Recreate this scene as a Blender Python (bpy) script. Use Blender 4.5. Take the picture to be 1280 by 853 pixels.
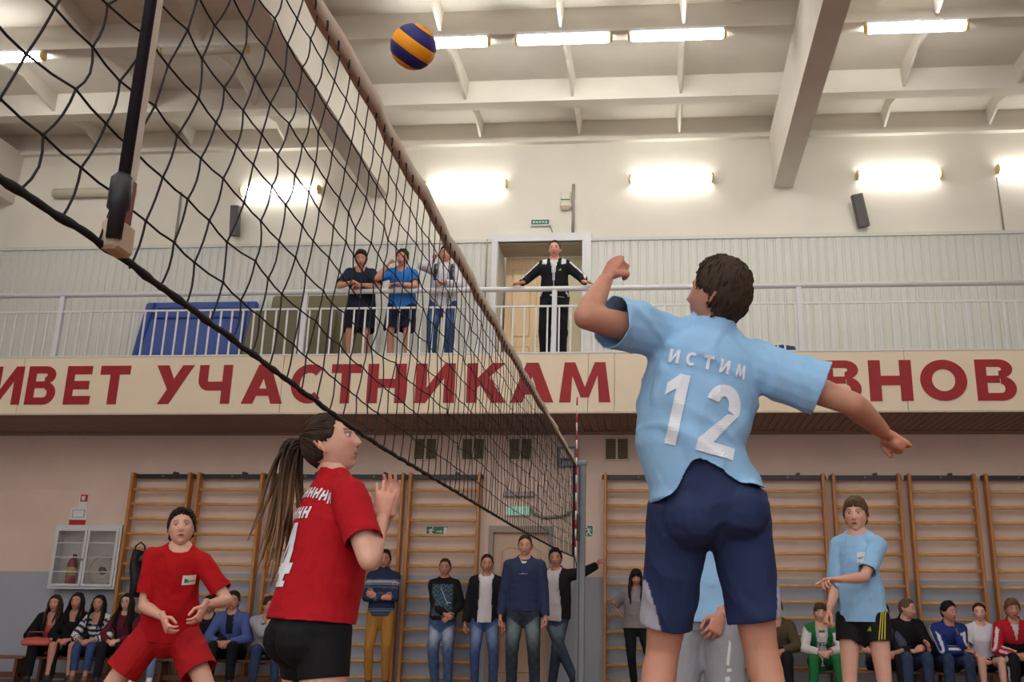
import bpy, bmesh, math, random
import numpy as np
from mathutils import Vector, Matrix
from mathutils.bvhtree import BVHTree

for o in list(bpy.data.objects): bpy.data.objects.remove(o)
SC = bpy.context.scene
COL = SC.collection
random.seed(7); RNG = np.random.default_rng(7)
PI = math.pi

# ------------------------------------------------------------------ camera
CAMZ = 0.95
YAW, PITCH, ROLL = math.radians(4.8555), math.radians(16.6358), math.radians(0.7496)
cd = bpy.data.cameras.new('camera'); cam = bpy.data.objects.new('camera', cd); COL.objects.link(cam)
cd.sensor_fit = 'HORIZONTAL'; cd.sensor_width = 36.0; cd.lens = 1258.2 / 1280 * 36.0
cd.shift_x = -(718.6 - 640) / 1280; cd.shift_y = (393.0 - 426.5) / 1280
cd.clip_start = 0.05; cd.clip_end = 100
_f = Vector((-math.sin(YAW) * math.cos(PITCH), math.cos(YAW) * math.cos(PITCH), math.sin(PITCH)))
_r = Vector((math.cos(YAW), math.sin(YAW), 0)); _u = _r.cross(_f)
_r2 = _r * math.cos(ROLL) + _u * math.sin(ROLL); _u2 = _u * math.cos(ROLL) - _r * math.sin(ROLL)
m3 = Matrix((_r2, _u2, -_f)).transposed()
cam.matrix_world = Matrix.Translation((0, 0, CAMZ)) @ m3.to_4x4()
SC.camera = cam

# ------------------------------------------------------------------ world, exposure
wd = bpy.data.worlds.new('hall_daylight'); SC.world = wd; wd.use_nodes = True
bg = wd.node_tree.nodes['Background']; bg.inputs[0].default_value = (0.93, 0.95, 1.0, 1); bg.inputs[1].default_value = 1.15
LAMP_CEIL, LAMP_WALL = 34.0, 8.0
SC.view_settings.view_transform = 'Standard'; SC.view_settings.look = 'None'
SC.view_settings.exposure = 0.42; SC.view_settings.gamma = 1.0; SC.view_settings.use_curve_mapping = False

# ------------------------------------------------------------------ helpers
def lin(c):
    return tuple((v / 12.92 if v <= 0.04045 else ((v + 0.055) / 1.055) ** 2.4) for v in (x / 255 for x in c))
def rgb(*c): return (*lin(c), 1.0)

MATS = {}
def mat(name, col=None, rough=0.6, metal=0.0, var=0.0, vscale=8.0, bump=0.0, bscale=60.0, attr=False, stretch=(1, 1, 1),
        emit=None, estr=0.0, sss=0.0, spec=0.5, trans=0.0, coat=0.0, distort=0.0):
    if name in MATS: return MATS[name]
    m = bpy.data.materials.new(name); m.use_nodes = True; nt = m.node_tree; b = nt.nodes['Principled BSDF']
    b.inputs['Roughness'].default_value = rough; b.inputs['Metallic'].default_value = metal
    b.inputs['Specular IOR Level'].default_value = spec
    if coat: b.inputs['Coat Weight'].default_value = coat; b.inputs['Coat Roughness'].default_value = 0.15
    if sss:
        b.inputs['Subsurface Weight'].default_value = sss; b.inputs['Subsurface Radius'].default_value = (0.012, 0.005, 0.003)
        b.inputs['Subsurface Scale'].default_value = 1.0
    if trans: b.inputs['Transmission Weight'].default_value = trans
    if emit: b.inputs['Emission Color'].default_value = emit; b.inputs['Emission Strength'].default_value = estr
    src = None
    if attr:
        a = nt.nodes.new('ShaderNodeAttribute'); a.attribute_name = 'Col'; src = a.outputs['Color']
    elif col: b.inputs['Base Color'].default_value = col
    if var or bump:
        tc = nt.nodes.new('ShaderNodeTexCoord'); mp = nt.nodes.new('ShaderNodeMapping'); mp.inputs['Scale'].default_value = stretch
        nt.links.new(tc.outputs['Object'], mp.inputs['Vector'])
    if var:
        n = nt.nodes.new('ShaderNodeTexNoise'); n.inputs['Scale'].default_value = vscale; n.inputs['Detail'].default_value = 5
        n.inputs['Distortion'].default_value = distort
        nt.links.new(mp.outputs[0], n.inputs['Vector'])
        mr = nt.nodes.new('ShaderNodeMapRange'); mr.inputs[1].default_value = 0.3; mr.inputs[2].default_value = 0.7
        mr.inputs[3].default_value = 1 - var; mr.inputs[4].default_value = 1 + var * 0.6
        nt.links.new(n.outputs['Fac'], mr.inputs[0])
        mx = nt.nodes.new('ShaderNodeMix'); mx.data_type = 'RGBA'; mx.blend_type = 'MULTIPLY'; mx.inputs[0].default_value = 1
        if src: nt.links.new(src, mx.inputs[6])
        else: mx.inputs[6].default_value = col
        nt.links.new(mr.outputs[0], mx.inputs[7]); src = mx.outputs[2]
    if src: nt.links.new(src, b.inputs['Base Color'])
    if bump:
        n2 = nt.nodes.new('ShaderNodeTexNoise'); n2.inputs['Scale'].default_value = bscale; n2.inputs['Detail'].default_value = 4
        nt.links.new(mp.outputs[0], n2.inputs['Vector'])
        bp = nt.nodes.new('ShaderNodeBump'); bp.inputs['Strength'].default_value = bump; bp.inputs['Distance'].default_value = 0.01
        nt.links.new(n2.outputs['Fac'], bp.inputs['Height']); nt.links.new(bp.outputs[0], b.inputs['Normal'])
    MATS[name] = m
    return m

def link(name, me, m=None, parent=None, loc=None):
    o = bpy.data.objects.new(name, me); COL.objects.link(o)
    if m is not None and me is not None and not me.materials: me.materials.append(m)
    if parent is not None: o.parent = parent
    if loc is not None: o.location = loc
    return o
def tag(o, label=None, cat=None, group=None, kind=None):
    if label: o['label'] = label
    if cat: o['category'] = cat
    if group: o['group'] = group
    if kind: o['kind'] = kind
    return o
def empty(name, loc, label=None, cat=None, group=None, kind=None, parent=None):
    o = bpy.data.objects.new(name, None); COL.objects.link(o); o.location = loc; o.empty_display_size = 0.1
    if parent is not None: o.parent = parent
    return tag(o, label, cat, group, kind)

class MB:
    """collects shapes into one mesh"""
    def __init__(s): s.v = []; s.f = []; s.n = 0; s.mi = []; s.cols = []
    def add(s, V, F, mi=0, col=None):
        V = np.asarray(V, float).reshape(-1, 3); s.v.append(V); s.f += [tuple(i + s.n for i in f) for f in F]
        s.mi += [mi] * len(F); s.n += len(V)
        s.cols.append(np.tile(np.array(col if col is not None else (1, 1, 1)), (len(V), 1)) if (col is None or np.ndim(col) == 1) else np.asarray(col))
        return s
    def box(s, x0, x1, y0, y1, z0, z1, mi=0, col=None, M=None):
        V = np.array([(x, y, z) for z in (z0, z1) for y in (y0, y1) for x in (x0, x1)], float)
        if M is not None: V = np.array([M @ Vector(v) for v in V])
        return s.add(V, [(0, 2, 3, 1), (4, 5, 7, 6), (0, 1, 5, 4), (2, 6, 7, 3), (0, 4, 6, 2), (1, 3, 7, 5)], mi, col)
    def bbox(s, x0, x1, y0, y1, z0, z1, bv=0.004, mi=0, col=None, M=None):
        """box with chamfered edges (24 verts)"""
        bm = bmesh.new(); bmesh.ops.create_cube(bm, size=1.0)
        for v in bm.verts: v.co = Vector(((x0 + x1) / 2 + v.co.x * (x1 - x0), (y0 + y1) / 2 + v.co.y * (y1 - y0), (z0 + z1) / 2 + v.co.z * (z1 - z0)))
        bmesh.ops.bevel(bm, geom=bm.edges[:], offset=bv, segments=1, affect='EDGES')
        V = [(M @ v.co if M is not None else v.co)[:] for v in bm.verts]; bm.verts.index_update()
        F = [tuple(v.index for v in f.verts) for f in bm.faces]; bm.free()
        return s.add(V, F, mi, col)
    def tube(s, pts, r, n=8, mi=0, col=None, cap=True, flat=None):
        """round tube along points; r is one radius or one per point"""
        P = np.asarray(pts, float); k = len(P); R = np.full(k, r) if np.ndim(r) == 0 else np.asarray(r, float)
        T = np.gradient(P, axis=0); T /= np.linalg.norm(T, axis=1)[:, None] + 1e-12
        ref = np.array([0, 0, 1.0]) if abs(T[0][2]) < 0.9 else np.array([1.0, 0, 0])
        a = np.linspace(0, 2 * PI, n, endpoint=False); V = []
        u = np.cross(T[0], ref); u /= np.linalg.norm(u)
        for i in range(k):
            u = u - T[i] * (u @ T[i]); u /= np.linalg.norm(u); w = np.cross(T[i], u)
            fl = 1.0 if flat is None else flat
            V.append(P[i] + R[i] * (np.cos(a)[:, None] * u + fl * np.sin(a)[:, None] * w))
        F = [(i * n + j, i * n + (j + 1) % n, (i + 1) * n + (j + 1) % n, (i + 1) * n + j) for i in range(k - 1) for j in range(n)]
        if cap: F += [tuple(range(n - 1, -1, -1)), tuple((k - 1) * n + j for j in range(n))]
        return s.add(np.concatenate(V), F, mi, col)
    def lathe(s, c, axis, prof, n=24, mi=0, col=None):
        """prof: list of (along, radius) about axis from c"""
        ax = np.array(axis, float); ax /= np.linalg.norm(ax)
        ref = np.array([0, 0, 1.0]) if abs(ax[2]) < 0.9 else np.array([1.0, 0, 0])
        u = np.cross(ax, ref); u /= np.linalg.norm(u); w = np.cross(ax, u); a = np.linspace(0, 2 * PI, n, endpoint=False)
        V = [np.array(c) + ax * h + r * (np.cos(a)[:, None] * u + np.sin(a)[:, None] * w) for h, r in prof]; k = len(prof)
        F = [(i * n + j, i * n + (j + 1) % n, (i + 1) * n + (j + 1) % n, (i + 1) * n + j) for i in range(k - 1) for j in range(n)]
        F += [tuple(range(n - 1, -1, -1)), tuple((k - 1) * n + j for j in range(n))]
        return s.add(np.concatenate(V), F, mi, col)
    def mesh(s, name, mats=(), smooth=False, attr=False):
        me = bpy.data.meshes.new(name); V = np.concatenate(s.v)
        me.from_pydata(V.tolist(), [], s.f)
        for m in mats: me.materials.append(m)
        if len(mats) > 1: me.polygons.foreach_set('material_index', s.mi)
        if smooth: me.polygons.foreach_set('use_smooth', [True] * len(me.polygons))
        if attr: setcol(me, np.concatenate(s.cols))
        me.update(); return me
    def build(s, name, m, parent=None, smooth=False, loc=None, attr=False):
        ms = m if isinstance(m, (list, tuple)) else [m]
        return link(name, s.mesh(name, ms, smooth, attr), None, parent, loc)
def setcol(me, C):
    a = me.color_attributes.new('Col', 'FLOAT_COLOR', 'POINT')
    C = np.asarray(C, np.float32)
    a.data.foreach_set('color', np.concatenate([C, np.ones((len(C), 1), np.float32)], 1).ravel())

# ------------------------------------------------------------------ materials
M_up = mat('upper_wall_paint', rgb(222, 216, 203), 0.8, var=0.05, vscale=1.2, bump=0.15, bscale=25)
M_low = mat('lower_wall_paint', rgb(226, 202, 186), 0.75, var=0.06, vscale=1.5, bump=0.2, bscale=30)
M_dado = mat('blue_grey_dado_paint', rgb(168, 172, 184), 0.5, var=0.05, vscale=2, bump=0.2, bscale=30)
M_ceil = mat('ceiling_whitewash', rgb(218, 212, 200), 0.85, var=0.06, vscale=1.5, bump=0.2, bscale=20)
M_beam = mat('beam_whitewash', rgb(214, 206, 196), 0.85, var=0.05, vscale=2, bump=0.25, bscale=18)
M_floor = mat('varnished_floor', rgb(122, 78, 50), 0.35, var=0.15, vscale=3, stretch=(8, 1, 1))
M_panel = mat('white_wall_cladding', rgb(206, 205, 198), 0.55, var=0.06, vscale=1.2)
M_soffit = mat('soffit_board', rgb(148, 122, 106), 0.6, var=0.12, vscale=4, stretch=(4, 1, 1))
M_banner = mat('banner_cream_board', rgb(226, 210, 184), 0.6, var=0.03, vscale=2)
M_letter = mat('red_banner_letter', rgb(152, 12, 22), 0.6, var=0.12, vscale=5)
M_white = mat('white_enamel', rgb(212, 212, 214), 0.4, var=0.04, vscale=6)
M_wood = mat('varnished_pine', rgb(194, 132, 72), 0.4, var=0.22, vscale=7, stretch=(6, 6, 0.7), spec=0.4)
M_rung = mat('pale_varnished_rung', rgb(222, 172, 112), 0.35, var=0.2, vscale=8, stretch=(0.8, 6, 6), spec=0.4)
M_black = mat('black_steel', rgb(28, 29, 34), 0.45)
M_dark = mat('dark_grey_plastic', rgb(74, 74, 74), 0.5)
M_steel = mat('grey_painted_steel', rgb(128, 132, 140), 0.45, var=0.1, vscale=14)
M_door = mat('varnished_door_wood', rgb(222, 192, 150), 0.45, var=0.1, vscale=5, stretch=(6, 6, 0.6))
M_door2 = mat('pinkish_door_wood', rgb(206, 174, 150), 0.5, var=0.08, vscale=5, stretch=(6, 6, 0.6))
M_glass = mat('clear_pane', (1, 1, 1, 1), 0.05, trans=1.0)
M_cord = mat('black_net_cord', rgb(22, 21, 24), 0.8)
M_canvas = mat('off_white_canvas', rgb(196, 178, 162), 0.85, var=0.1, vscale=20, bump=0.2, bscale=200)
M_lampon = mat('lit_tube_diffuser', rgb(255, 255, 255), 0.4, emit=(1.0, 0.985, 0.94, 1), estr=LAMP_CEIL)
M_lampwall = mat('lit_wall_tube_diffuser', rgb(255, 255, 255), 0.4, emit=(1.0, 0.99, 0.95, 1), estr=LAMP_WALL)
M_lampend = mat('yellowed_lamp_end', rgb(224, 196, 120), 0.5)
M_lampoff = mat('unlit_tube_diffuser', rgb(196, 190, 172), 0.4)
M_green = mat('exit_sign_green', rgb(40, 112, 84), 0.5)
M_signw = mat('sign_white', rgb(226, 228, 224), 0.5)
M_red = mat('sign_red', rgb(180, 36, 46), 0.5)
M_attr = mat('painted_parts', None, 0.6, attr=True)
# ------------------------------------------------------------------ room shell
WY = 14.2           # wall face
XL, XR, YB = -13.0, 9.0, -12.0
tag(MB().box(XL, XR, YB, WY + 1.5, -0.2, 0.0).build('floor', M_floor), kind='structure')
w = MB()            # wall with two door openings
def wallstrip(z0, z1, mi, holes=()):
    x = XL
    for a, b in holes: w.box(x, a, WY, WY + 0.3, z0, z1, mi); x = b
    w.box(x, XR, WY, WY + 0.3, z0, z1, mi)
D2 = (-2.376, -1.465); D1 = (-2.39, -1.10)
wallstrip(0, 1.45, 1, [D2]); wallstrip(1.45, 2.13, 0, [D2]); wallstrip(2.13, 3.9, 0)
wallstrip(3.9, 4.13, 2); wallstrip(4.13, 6.36, 2, [D1]); wallstrip(6.36, 8.6, 2)
w.box(D1[0] - .35, D1[1] + .35, WY + 0.9, WY + 1.0, 4.0, 6.6, 2); w.box(D1[0] - .1, D1[0], WY + .3, WY + .9, 4.0, 6.6, 2); w.box(D1[1], D1[1] + .1, WY + .3, WY + .9, 4.0, 6.6, 2)
w.box(D2[0] - .05, D2[1] + .05, WY + 0.3, WY + 0.35, 0, 2.2, 0)
tag(w.build('wall_back', [M_low, M_dado, M_up]), kind='structure')

for nm_, xa, xb in (('wall_left', XL - .3, XL), ('wall_right', XR, XR + .3)):
    tag(MB().box(xa, xb, YB, WY + .3, 0, 1.45, 1).box(xa, xb, YB, WY + .3, 1.45, 3.9, 0).box(xa, xb, YB, WY + .3, 3.9, 8.6, 2).build(nm_, [M_low, M_dado, M_up]), kind='structure')
# ceiling: ribbed concrete slabs between deep cross beams
ZR, ZC = 8.0, 8.32
BEAMX = (-10.42, -4.3, 1.92, 8.1)
c = MB(); c.box(XL, XR, YB, WY + 0.3, ZC, ZC + 0.15)
tag(c.build('ceiling', M_ceil), kind='structure')
RIBY = [12.85, 11.1, 9.4, 7.7, 6.0, 4.3, 2.6, 0.9, -.8, -2.5, -4.2, -5.9, -7.6, -9.3, -11.0]
for y in RIBY:
    r = MB(); a = 0.11; b2 = 0.16
    V = [(x, yy, z) for x in (XL, XR) for yy, z in ((y, ZR), (y + 2 * a, ZR), (y + a + b2, ZC), (y + a - b2, ZC))]
    r.add(V, [(0, 1, 2, 3), (4, 7, 6, 5), (0, 4, 5, 1), (1, 5, 6, 2), (2, 6, 7, 3), (3, 7, 4, 0)])
    tag(r.build('ceiling_rib', M_ceil), 'long whitewashed concrete ceiling rib parallel to the far wall', kind='structure')
r = MB().box(XL, XR, WY - 0.1, WY, ZR - 0.02, ZC); tag(r.build('ceiling_rib', M_ceil), kind='structure')
ys = [WY + 0.0] + RIBY[:6]
m_cross = None
for yi in range(len(ys) - 1):
    y1, y0 = ys[yi], ys[yi + 1] + 0.2
    for bx in BEAMX:
        for k in (1, 2, 3):
            x = bx - 6.18 * k / 4
            if x < XL + .2: continue
            cr = MB(); t, bt = 0.10, 0.035; L = y1 - y0
            # haunched rib: shallow in the middle, deeper at both ends
            P = [(0, .27), (.16, .22), (.5, .14), (.84, .22), (1, .27)]
            V = []
            for q, d in P:
                yy = y0 + L * q
                V += [(x - t / 2, yy, ZC + .01), (x + t / 2, yy, ZC + .01), (x + bt / 2, yy, ZC - d), (x - bt / 2, yy, ZC - d)]
            F = [(i * 4 + j, i * 4 + (j + 1) % 4, i * 4 + 4 + (j + 1) % 4, i * 4 + 4 + j) for i in range(4) for j in range(4)] + [(3, 2, 1, 0), (16, 17, 18, 19)]
            cr.add(V, F); tag(cr.build('ceiling_cross_rib', M_ceil), kind='structure')
for i, x in enumerate(BEAMX):
    b = MB(); y0, y1 = YB, WY; sk = -0.012   # beams run from the wall towards the court
    hw = 0.145
    V = []
    for y in (y0, y1):
        xx = x + (WY - y) * 0.0
        V += [(xx - hw, y, 7.16), (xx + hw, y, 7.16), (xx + hw + .03, y, ZR + .02), (xx - hw - .03, y, ZR + .02)]
    b.add(V, [(0, 1, 2, 3), (7, 6, 5, 4), (0, 4, 5, 1), (1, 5, 6, 2), (2, 6, 7, 3), (3, 7, 4, 0)])
    tag(b.build('ceiling_beam', M_beam), kind='structure')

# balcony slab, its plank soffit
BY0, BZ0, BZF = 12.74, 3.46, 4.13
tag(MB().box(XL, XR, BY0, WY, BZ0, BZF).build('balcony_slab', M_up), kind='structure')
sof = empty('balcony_soffit', (0, 0, 0), kind='structure')
me = MB().bbox(0.004, 0.101, BY0, WY, BZ0 - 0.018, BZ0 - 0.001, bv=0.006).mesh('plank', [M_soffit])
n = int((XR - XL) / 0.105)
MB().box(XL, XR, WY - .09, WY, BZ0 - .05, BZ0 - .018).build('cornice', M_soffit, sof)
x = XL
for i in range(n):
    o = link('plank', me, None, sof, (XL + i * 0.105, 0, 0))

# white vertical wall cladding behind the balcony
clad = empty('wall_cladding', (0, WY, BZF), 'ribbed white vertical cladding on the wall behind the balcony', kind='structure')
cm = MB()
cm.add([(0, 0, 0), (.018, -.022, 0), (.10, -.022, 0), (.118, 0, 0), (0, 0, 2.22), (.018, -.022, 2.22), (.10, -.022, 2.22), (.118, 0, 2.22)],
       [(0, 1, 5, 4), (1, 2, 6, 5), (2, 3, 7, 6), (4, 5, 6, 7), (3, 2, 1, 0)])
me = cm.mesh('panel', [M_panel]); sp = 0.125
for i in range(int((XR - XL) / sp)):
    x = XL + i * sp
    if -2.56 < x + sp and x < -0.93: continue
    link('panel', me, None, clad, (x, 0, 0))
for a, b in ((XL, -2.5), (-0.98, XR)):
    MB().box(a, b, -.045, -.0, 2.22, 2.27).build('top_trim', M_panel, clad)
    MB().box(a, b, -.01, -.001, 0, 2.22).build('backing', M_panel, clad)

# balcony door: deep reveal, slatted reveal ceiling, panelled door
d1 = empty('door_1', (-1.75, WY, BZF), kind='structure')
f = MB(); f.box(-.72, -.64, -.05, .02, 0, 2.23); f.box(.65, .78, -.05, .02, 0, 2.23); f.box(-.72, .78, -.05, .02, 2.23, 2.35)
f.build('door_frame', M_white, d1)
rv = MB(); rv.box(-.64, -.63, 0, .6, 0, 2.23); rv.box(.64, .65, 0, .6, 0, 2.23); rv.build('reveal_lining', M_panel, d1)
sl = MB()
for k in range(8): MB().bbox(-.63, .64, .01 + k * .075, .078 + k * .075, 2.205, 2.22, bv=.004).build('reveal_slat', mat('reveal_slat_paint', rgb(170, 160, 140), .6), d1)
dd = MB(); dd.box(-.6, .28, .60, .64, 0, 2.2); dd.build('door_leaf', M_door, d1)
for (a, b, z0, z1) in ((-.5, -.2, .9, 2.0), (-.12, .18, .9, 2.0), (-.5, -.2, .15, .75), (-.12, .18, .15, .75)):
    MB().bbox(a, b, .585, .61, z0, z1, bv=.02).build('door_panel', M_door, d1)
MB().box(.30, .64, .6, .64, 0, 2.2).build('side_panel', mat('cream_paint', rgb(214, 204, 170), .6), d1)
MB().tube([(.22, .6, 1.05), (.22, .55, 1.05), (.12, .55, 1.05)], .01).build('door_handle', M_steel, d1)

# door under the balcony
d2 = empty('door_2', (-1.92, WY, 0), kind='structure')
MB().box(-.455, .455, .0, .1, 2.04, 2.13).box(-.455, -.39, 0, .1, 0, 2.04).box(.39, .455, 0, .1, 0, 2.04).build('door_frame', mat('door_frame_grey', rgb(166, 152, 142), .6), d2)
MB().box(-.39, .39, .08, .13, 0.0, 2.04).build('door_leaf', M_door2, d2)
for (z0, z1) in ((.2, .85), (1.0, 1.85)):
    P = [(-.27, z0), (.27, z0), (.27, z1 - .06), (.15, z1), (0, z1 - .04), (-.15, z1), (-.27, z1 - .06), (-.27, z0)]
    MB().tube([(x, .078, z) for x, z in P], .012, 6).build('door_panel_moulding', M_door2, d2, smooth=True)
MB().tube([(.33, .08, 1.0), (.33, .03, 1.0), (.23, .03, 1.0)], .01).build('door_handle', M_steel, d2)

# ------------------------------------------------------------------ glyph strokes (quads in a unit box)
def q4(a, b, c, d): return [a, b, c, d]
def rect(x0, x1, y0, y1): return [(x0, y0), (x1, y0), (x1, y1), (x0, y1)]
def arc(cx, cy, ox, oy, ix, iy, a0, a1, n=12):
    out = []
    for i in range(n):
        t0 = math.radians(a0 + (a1 - a0) * i / n); t1 = math.radians(a0 + (a1 - a0) * (i + 1) / n)
        out.append([(cx + ix * math.cos(t0), cy + iy * math.sin(t0)), (cx + ox * math.cos(t0), cy + oy * math.sin(t0)),
                    (cx + ox * math.cos(t1), cy + oy * math.sin(t1)), (cx + ix * math.cos(t1), cy + iy * math.sin(t1))])
    return out
def glyph(ch, t=0.28, h=0.23):
    T = 1 - t
    if ch == 'И' or ch == 'Й':
        g = [rect(0, t, 0, 1), rect(T, 1, 0, 1), q4((t * .95, 0), (t * .95, .36), (T + t * .05, 1), (T + t * .05, .64))]
        if ch == 'Й': g += arc(.5, 1.22, .25, .14, .13, .07, 180, 360, 8)
        return g
    if ch == 'П': return [rect(0, t, 0, 1), rect(T, 1, 0, 1), rect(t, T, 1 - h, 1)]
    if ch == 'Р': return [rect(0, t, 0, 1), rect(t, .55, 1 - h * .9, 1), rect(t, .55, .32, .32 + h * .9)] + arc(.55, .66, .45, .34, .17, .34 - h * .9, -90, 90)
    if ch == 'В': return [rect(0, t, 0, 1), rect(t, .58, 1 - h * .8, 1), rect(t, .6, .43, .43 + h * .75), rect(t, .62, 0, h * .8)] + \
        arc(.58, .765, .36, .235, .08, .235 - h * .8, -90, 90) + arc(.62, .295, .38, .295, .10, .295 - h * .8, -90, 90)
    if ch == 'Е' or ch == 'E': return [rect(0, t * 1.1, 0, 1), rect(t, .95, 1 - h * .95, 1), rect(t, .9, .39, .39 + h * .95), rect(t, 1, 0, h * .95)]
    if ch == 'Т': return [rect(0, 1, 1 - h, 1), rect(.5 - t * .55, .5 + t * .55, 0, 1 - h)]
    if ch == 'У': return [q4((0, 1), (t * 1.15, 1), (.60, .40), (.38, .30)), q4((1 - t * 1.1, 1), (1, 1), (.42, 0), (.12, 0))]
    if ch == 'Ч': return [rect(T, 1, 0, 1), rect(0, t, .62, 1), rect(.32, T, .34, .34 + h)] + arc(.32, .62, .32, .28, .32 - t, .28 - h, 180, 270, 8)
    if ch == 'А' or ch == 'A': return [q4((0, 0), (t, 0), (.62, 1), (.36, 1)), q4((1 - t, 0), (1, 0), (.64, 1), (.38, 1)), rect(.22, .78, .2, .2 + h * .8)]
    if ch == 'С' or ch == 'C': return arc(.54, .5, .54, .5, .54 - t * .95, .5 - h * .95, 48, 312, 20)
    if ch == 'О': return arc(.5, .5, .5, .5, .5 - t * .9, .5 - h, 0, 360, 28)
    if ch == 'Н': return [rect(0, t, 0, 1), rect(T, 1, 0, 1), rect(t, T, .5 - h * .5, .5 + h * .5)]
    if ch == 'К': return [rect(0, t, 0, 1), q4((t, .38), (t, .62), (.66, 1), (1, 1)), q4((t * 1.1, .52), (t * 1.9, .74), (1.02, 0), (.66, 0))]
    if ch == 'М': return [q4((0, 0), (t * .8, 0), (t * .95, 1), (.1, 1)), q4((1 - t * .8, 0), (1, 0), (.9, 1), (1 - t * .95, 1)),
                          q4((t * .55, 1), (t * 1.1, 1), (.58, .12), (.42, .12)), q4((1 - t * .55, 1), (1 - t * 1.1, 1), (.42, .12), (.58, .12))]
    if ch == 'S': return arc(.5, .73, .48, .27, .22, .07, 20, 270, 12) + arc(.5, .27, .48, .27, .22, .07, -160, 90, 12)
    if ch == '1': return [rect(.36, .36 + .38, 0, 1), q4((.02, .66), (.02, .84), (.4, 1), (.4, .80))]
    if ch == '2': return arc(.48, .70, .46, .30, .46 - t, .30 - .17, -20, 170, 14) + [q4((0.0, .16), (.40, .16), (.94, .64), (.62, .60)), rect(0, 1, 0, .17)]
    if ch == '4': return [rect(.52, .52 + t * .95, 0, 1), rect(0, 1, .2, .37), q4((0, .30), (.24, .30), (.74, 1), (.52, 1)), rect(.36, .36 + .58, 0, .09)]
    return [rect(0, 1, 0, 1)]
def prism(mb, poly, y0, y1, xf, col=None, mi=0):
    """extrude a polygon given in (x, z) from y0 (front) to y1"""
    k = len(poly); P = [xf(p) for p in poly]
    ar = sum(P[i][0] * P[(i + 1) % k][1] - P[(i + 1) % k][0] * P[i][1] for i in range(k))
    if ar < 0: P = P[::-1]
    V = [(x, y0, z) for x, z in P] + [(x, y1, z) for x, z in P]
    F = [tuple(range(k)), tuple(range(2 * k - 1, k - 1, -1))] + [((i + 1) % k, i, i + k, (i + 1) % k + k) for i in range(k)]
    mb.add(V, F, mi, col)

# slogan board on the balcony front
ban = tag(empty('banner_board', (0, 12.70, BZ0)), 'cream slogan board with large red Cyrillic letters along the balcony front', 'banner')
cuts = [XL, -8.61, -4.97, -0.897, -0.555, 3.125, 6.8, XR]
for a, b in zip(cuts, cuts[1:]): MB().bbox(a + .003, b - .003, 0, .035, -.01, .765, bv=.004).build('board', M_banner, ban)
MB().box(XL, XR, -.006, .035, .765, .785).build('top_ledge', M_white, ban)
MB().box(XL, XR, -.006, .03, -.03, -.01).build('bottom_ledge', mat('pale_ledge', rgb(196, 182, 160), .6), ban)
LET = [('П', -10.05, -9.6), ('Р', -9.50, -9.08), ('И', -9.02, -8.585), ('В', -8.517, -8.1), ('Е', -7.97, -7.6), ('Т', -7.5, -7.08),
       ('У', -6.715, -6.194), ('Ч', -6.116, -5.66), ('А', -5.50, -4.942), ('С', -4.844, -4.388), ('Т', -4.302, -3.90), ('Н', -3.81, -3.292),
       ('И', -3.164, -2.64), ('К', -2.485, -1.98), ('А', -1.906, -1.342), ('М', -1.269, -0.606), ('С', -0.194, .26), ('О', .36, .92), ('Р', 1.03, 1.45),
       ('Е', 1.56, 1.97), ('В', 2.091, 2.568), ('Н', 2.667, 3.199), ('О', 3.297, 3.874), ('В', 3.981, 4.465), ('А', 4.56, 5.1), ('Н', 5.2, 5.68), ('И', 5.78, 6.28), ('Й', 6.4, 6.9)]
for ch, x0, x1 in LET:
    g = MB(); z0, z1 = .112, .642
    for qi, p in enumerate(glyph(ch)): prism(g, p, -.006 - qi * .0002, .002, lambda p: (x0 + p[0] * (x1 - x0), z0 + p[1] * (z1 - z0)))
    g.build('letter', M_letter, ban)

# balcony railing
rail = tag(empty('balcony_railing', (0, 12.775, BZF)), 'white painted steel railing with round handrail along the balcony', 'railing')
MB().tube([(XL, 0, 1.01), (XR, 0, 1.01)], .036, 14).build('handrail', M_white, rail, smooth=True)
MB().box(XL, XR, -.012, .012, .755, .78).build('middle_rail', M_white, rail)
MB().box(XL, XR, -.012, .012, .10, .125).build('bottom_rail', M_white, rail)
posts = [-11.6, -8.25, -4.78, -1.36, 1.86, 5.0, 8.3]
me = MB().box(-.032, .032, -.03, .03, .1, .985).mesh('post', [M_white])
for x in posts: link('post', me, None, rail, (x, 0, 0))
me = MB().box(-.011, .011, -.008, .008, .12, .76).mesh('baluster', [M_white])
x = XL + .08
while x < XR:
    if min(abs(x - p) for p in posts) > .05: link('baluster', me, None, rail, (x, 0, 0))
    x += 0.155

# ------------------------------------------------------------------ wall bars (gymnastic ladders)
def wall_bars(x0, x1, label, first=False):
    r = tag(empty('wall_bars', ((x0 + x1) / 2, 14.05, 0)), label, 'wall bars', 'wooden wall bars along the far wall')
    hw = (x1 - x0) / 2
    for sx in (-1, 1):
        xx = sx * (hw - .02)
        MB().bbox(xx - .021, xx + .021, -.075, .06, 0.0, 2.84, bv=.006).build('post', M_wood, r)
    key = round(hw, 3)
    rm = MB().lathe((-hw + .035, -.02, 0), (1, 0, 0), [(0, .02), (2 * hw - .07, .02)], 10)
    for v in rm.v: v[:, 2] *= 1.15
    me = rm.mesh('rung', [M_rung], smooth=True)
    z = 2.60
    while z > .1: link('rung', me, None, r, (0, 0, z)); z -= .207
    MB().box(-hw - .03, hw + .03, .012, .05, 2.765, 2.825).build('steel_rail', M_black, r)
    MB().lathe((0.0, 0.012, 2.795), (0, -1, 0), [(0, .012), (.012, .012)], 8).build('bolt', M_steel, r)
    MB().box(.13, .17, .03, .15, 2.80, 2.86).build('bracket', M_black, r)
    return r
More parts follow.
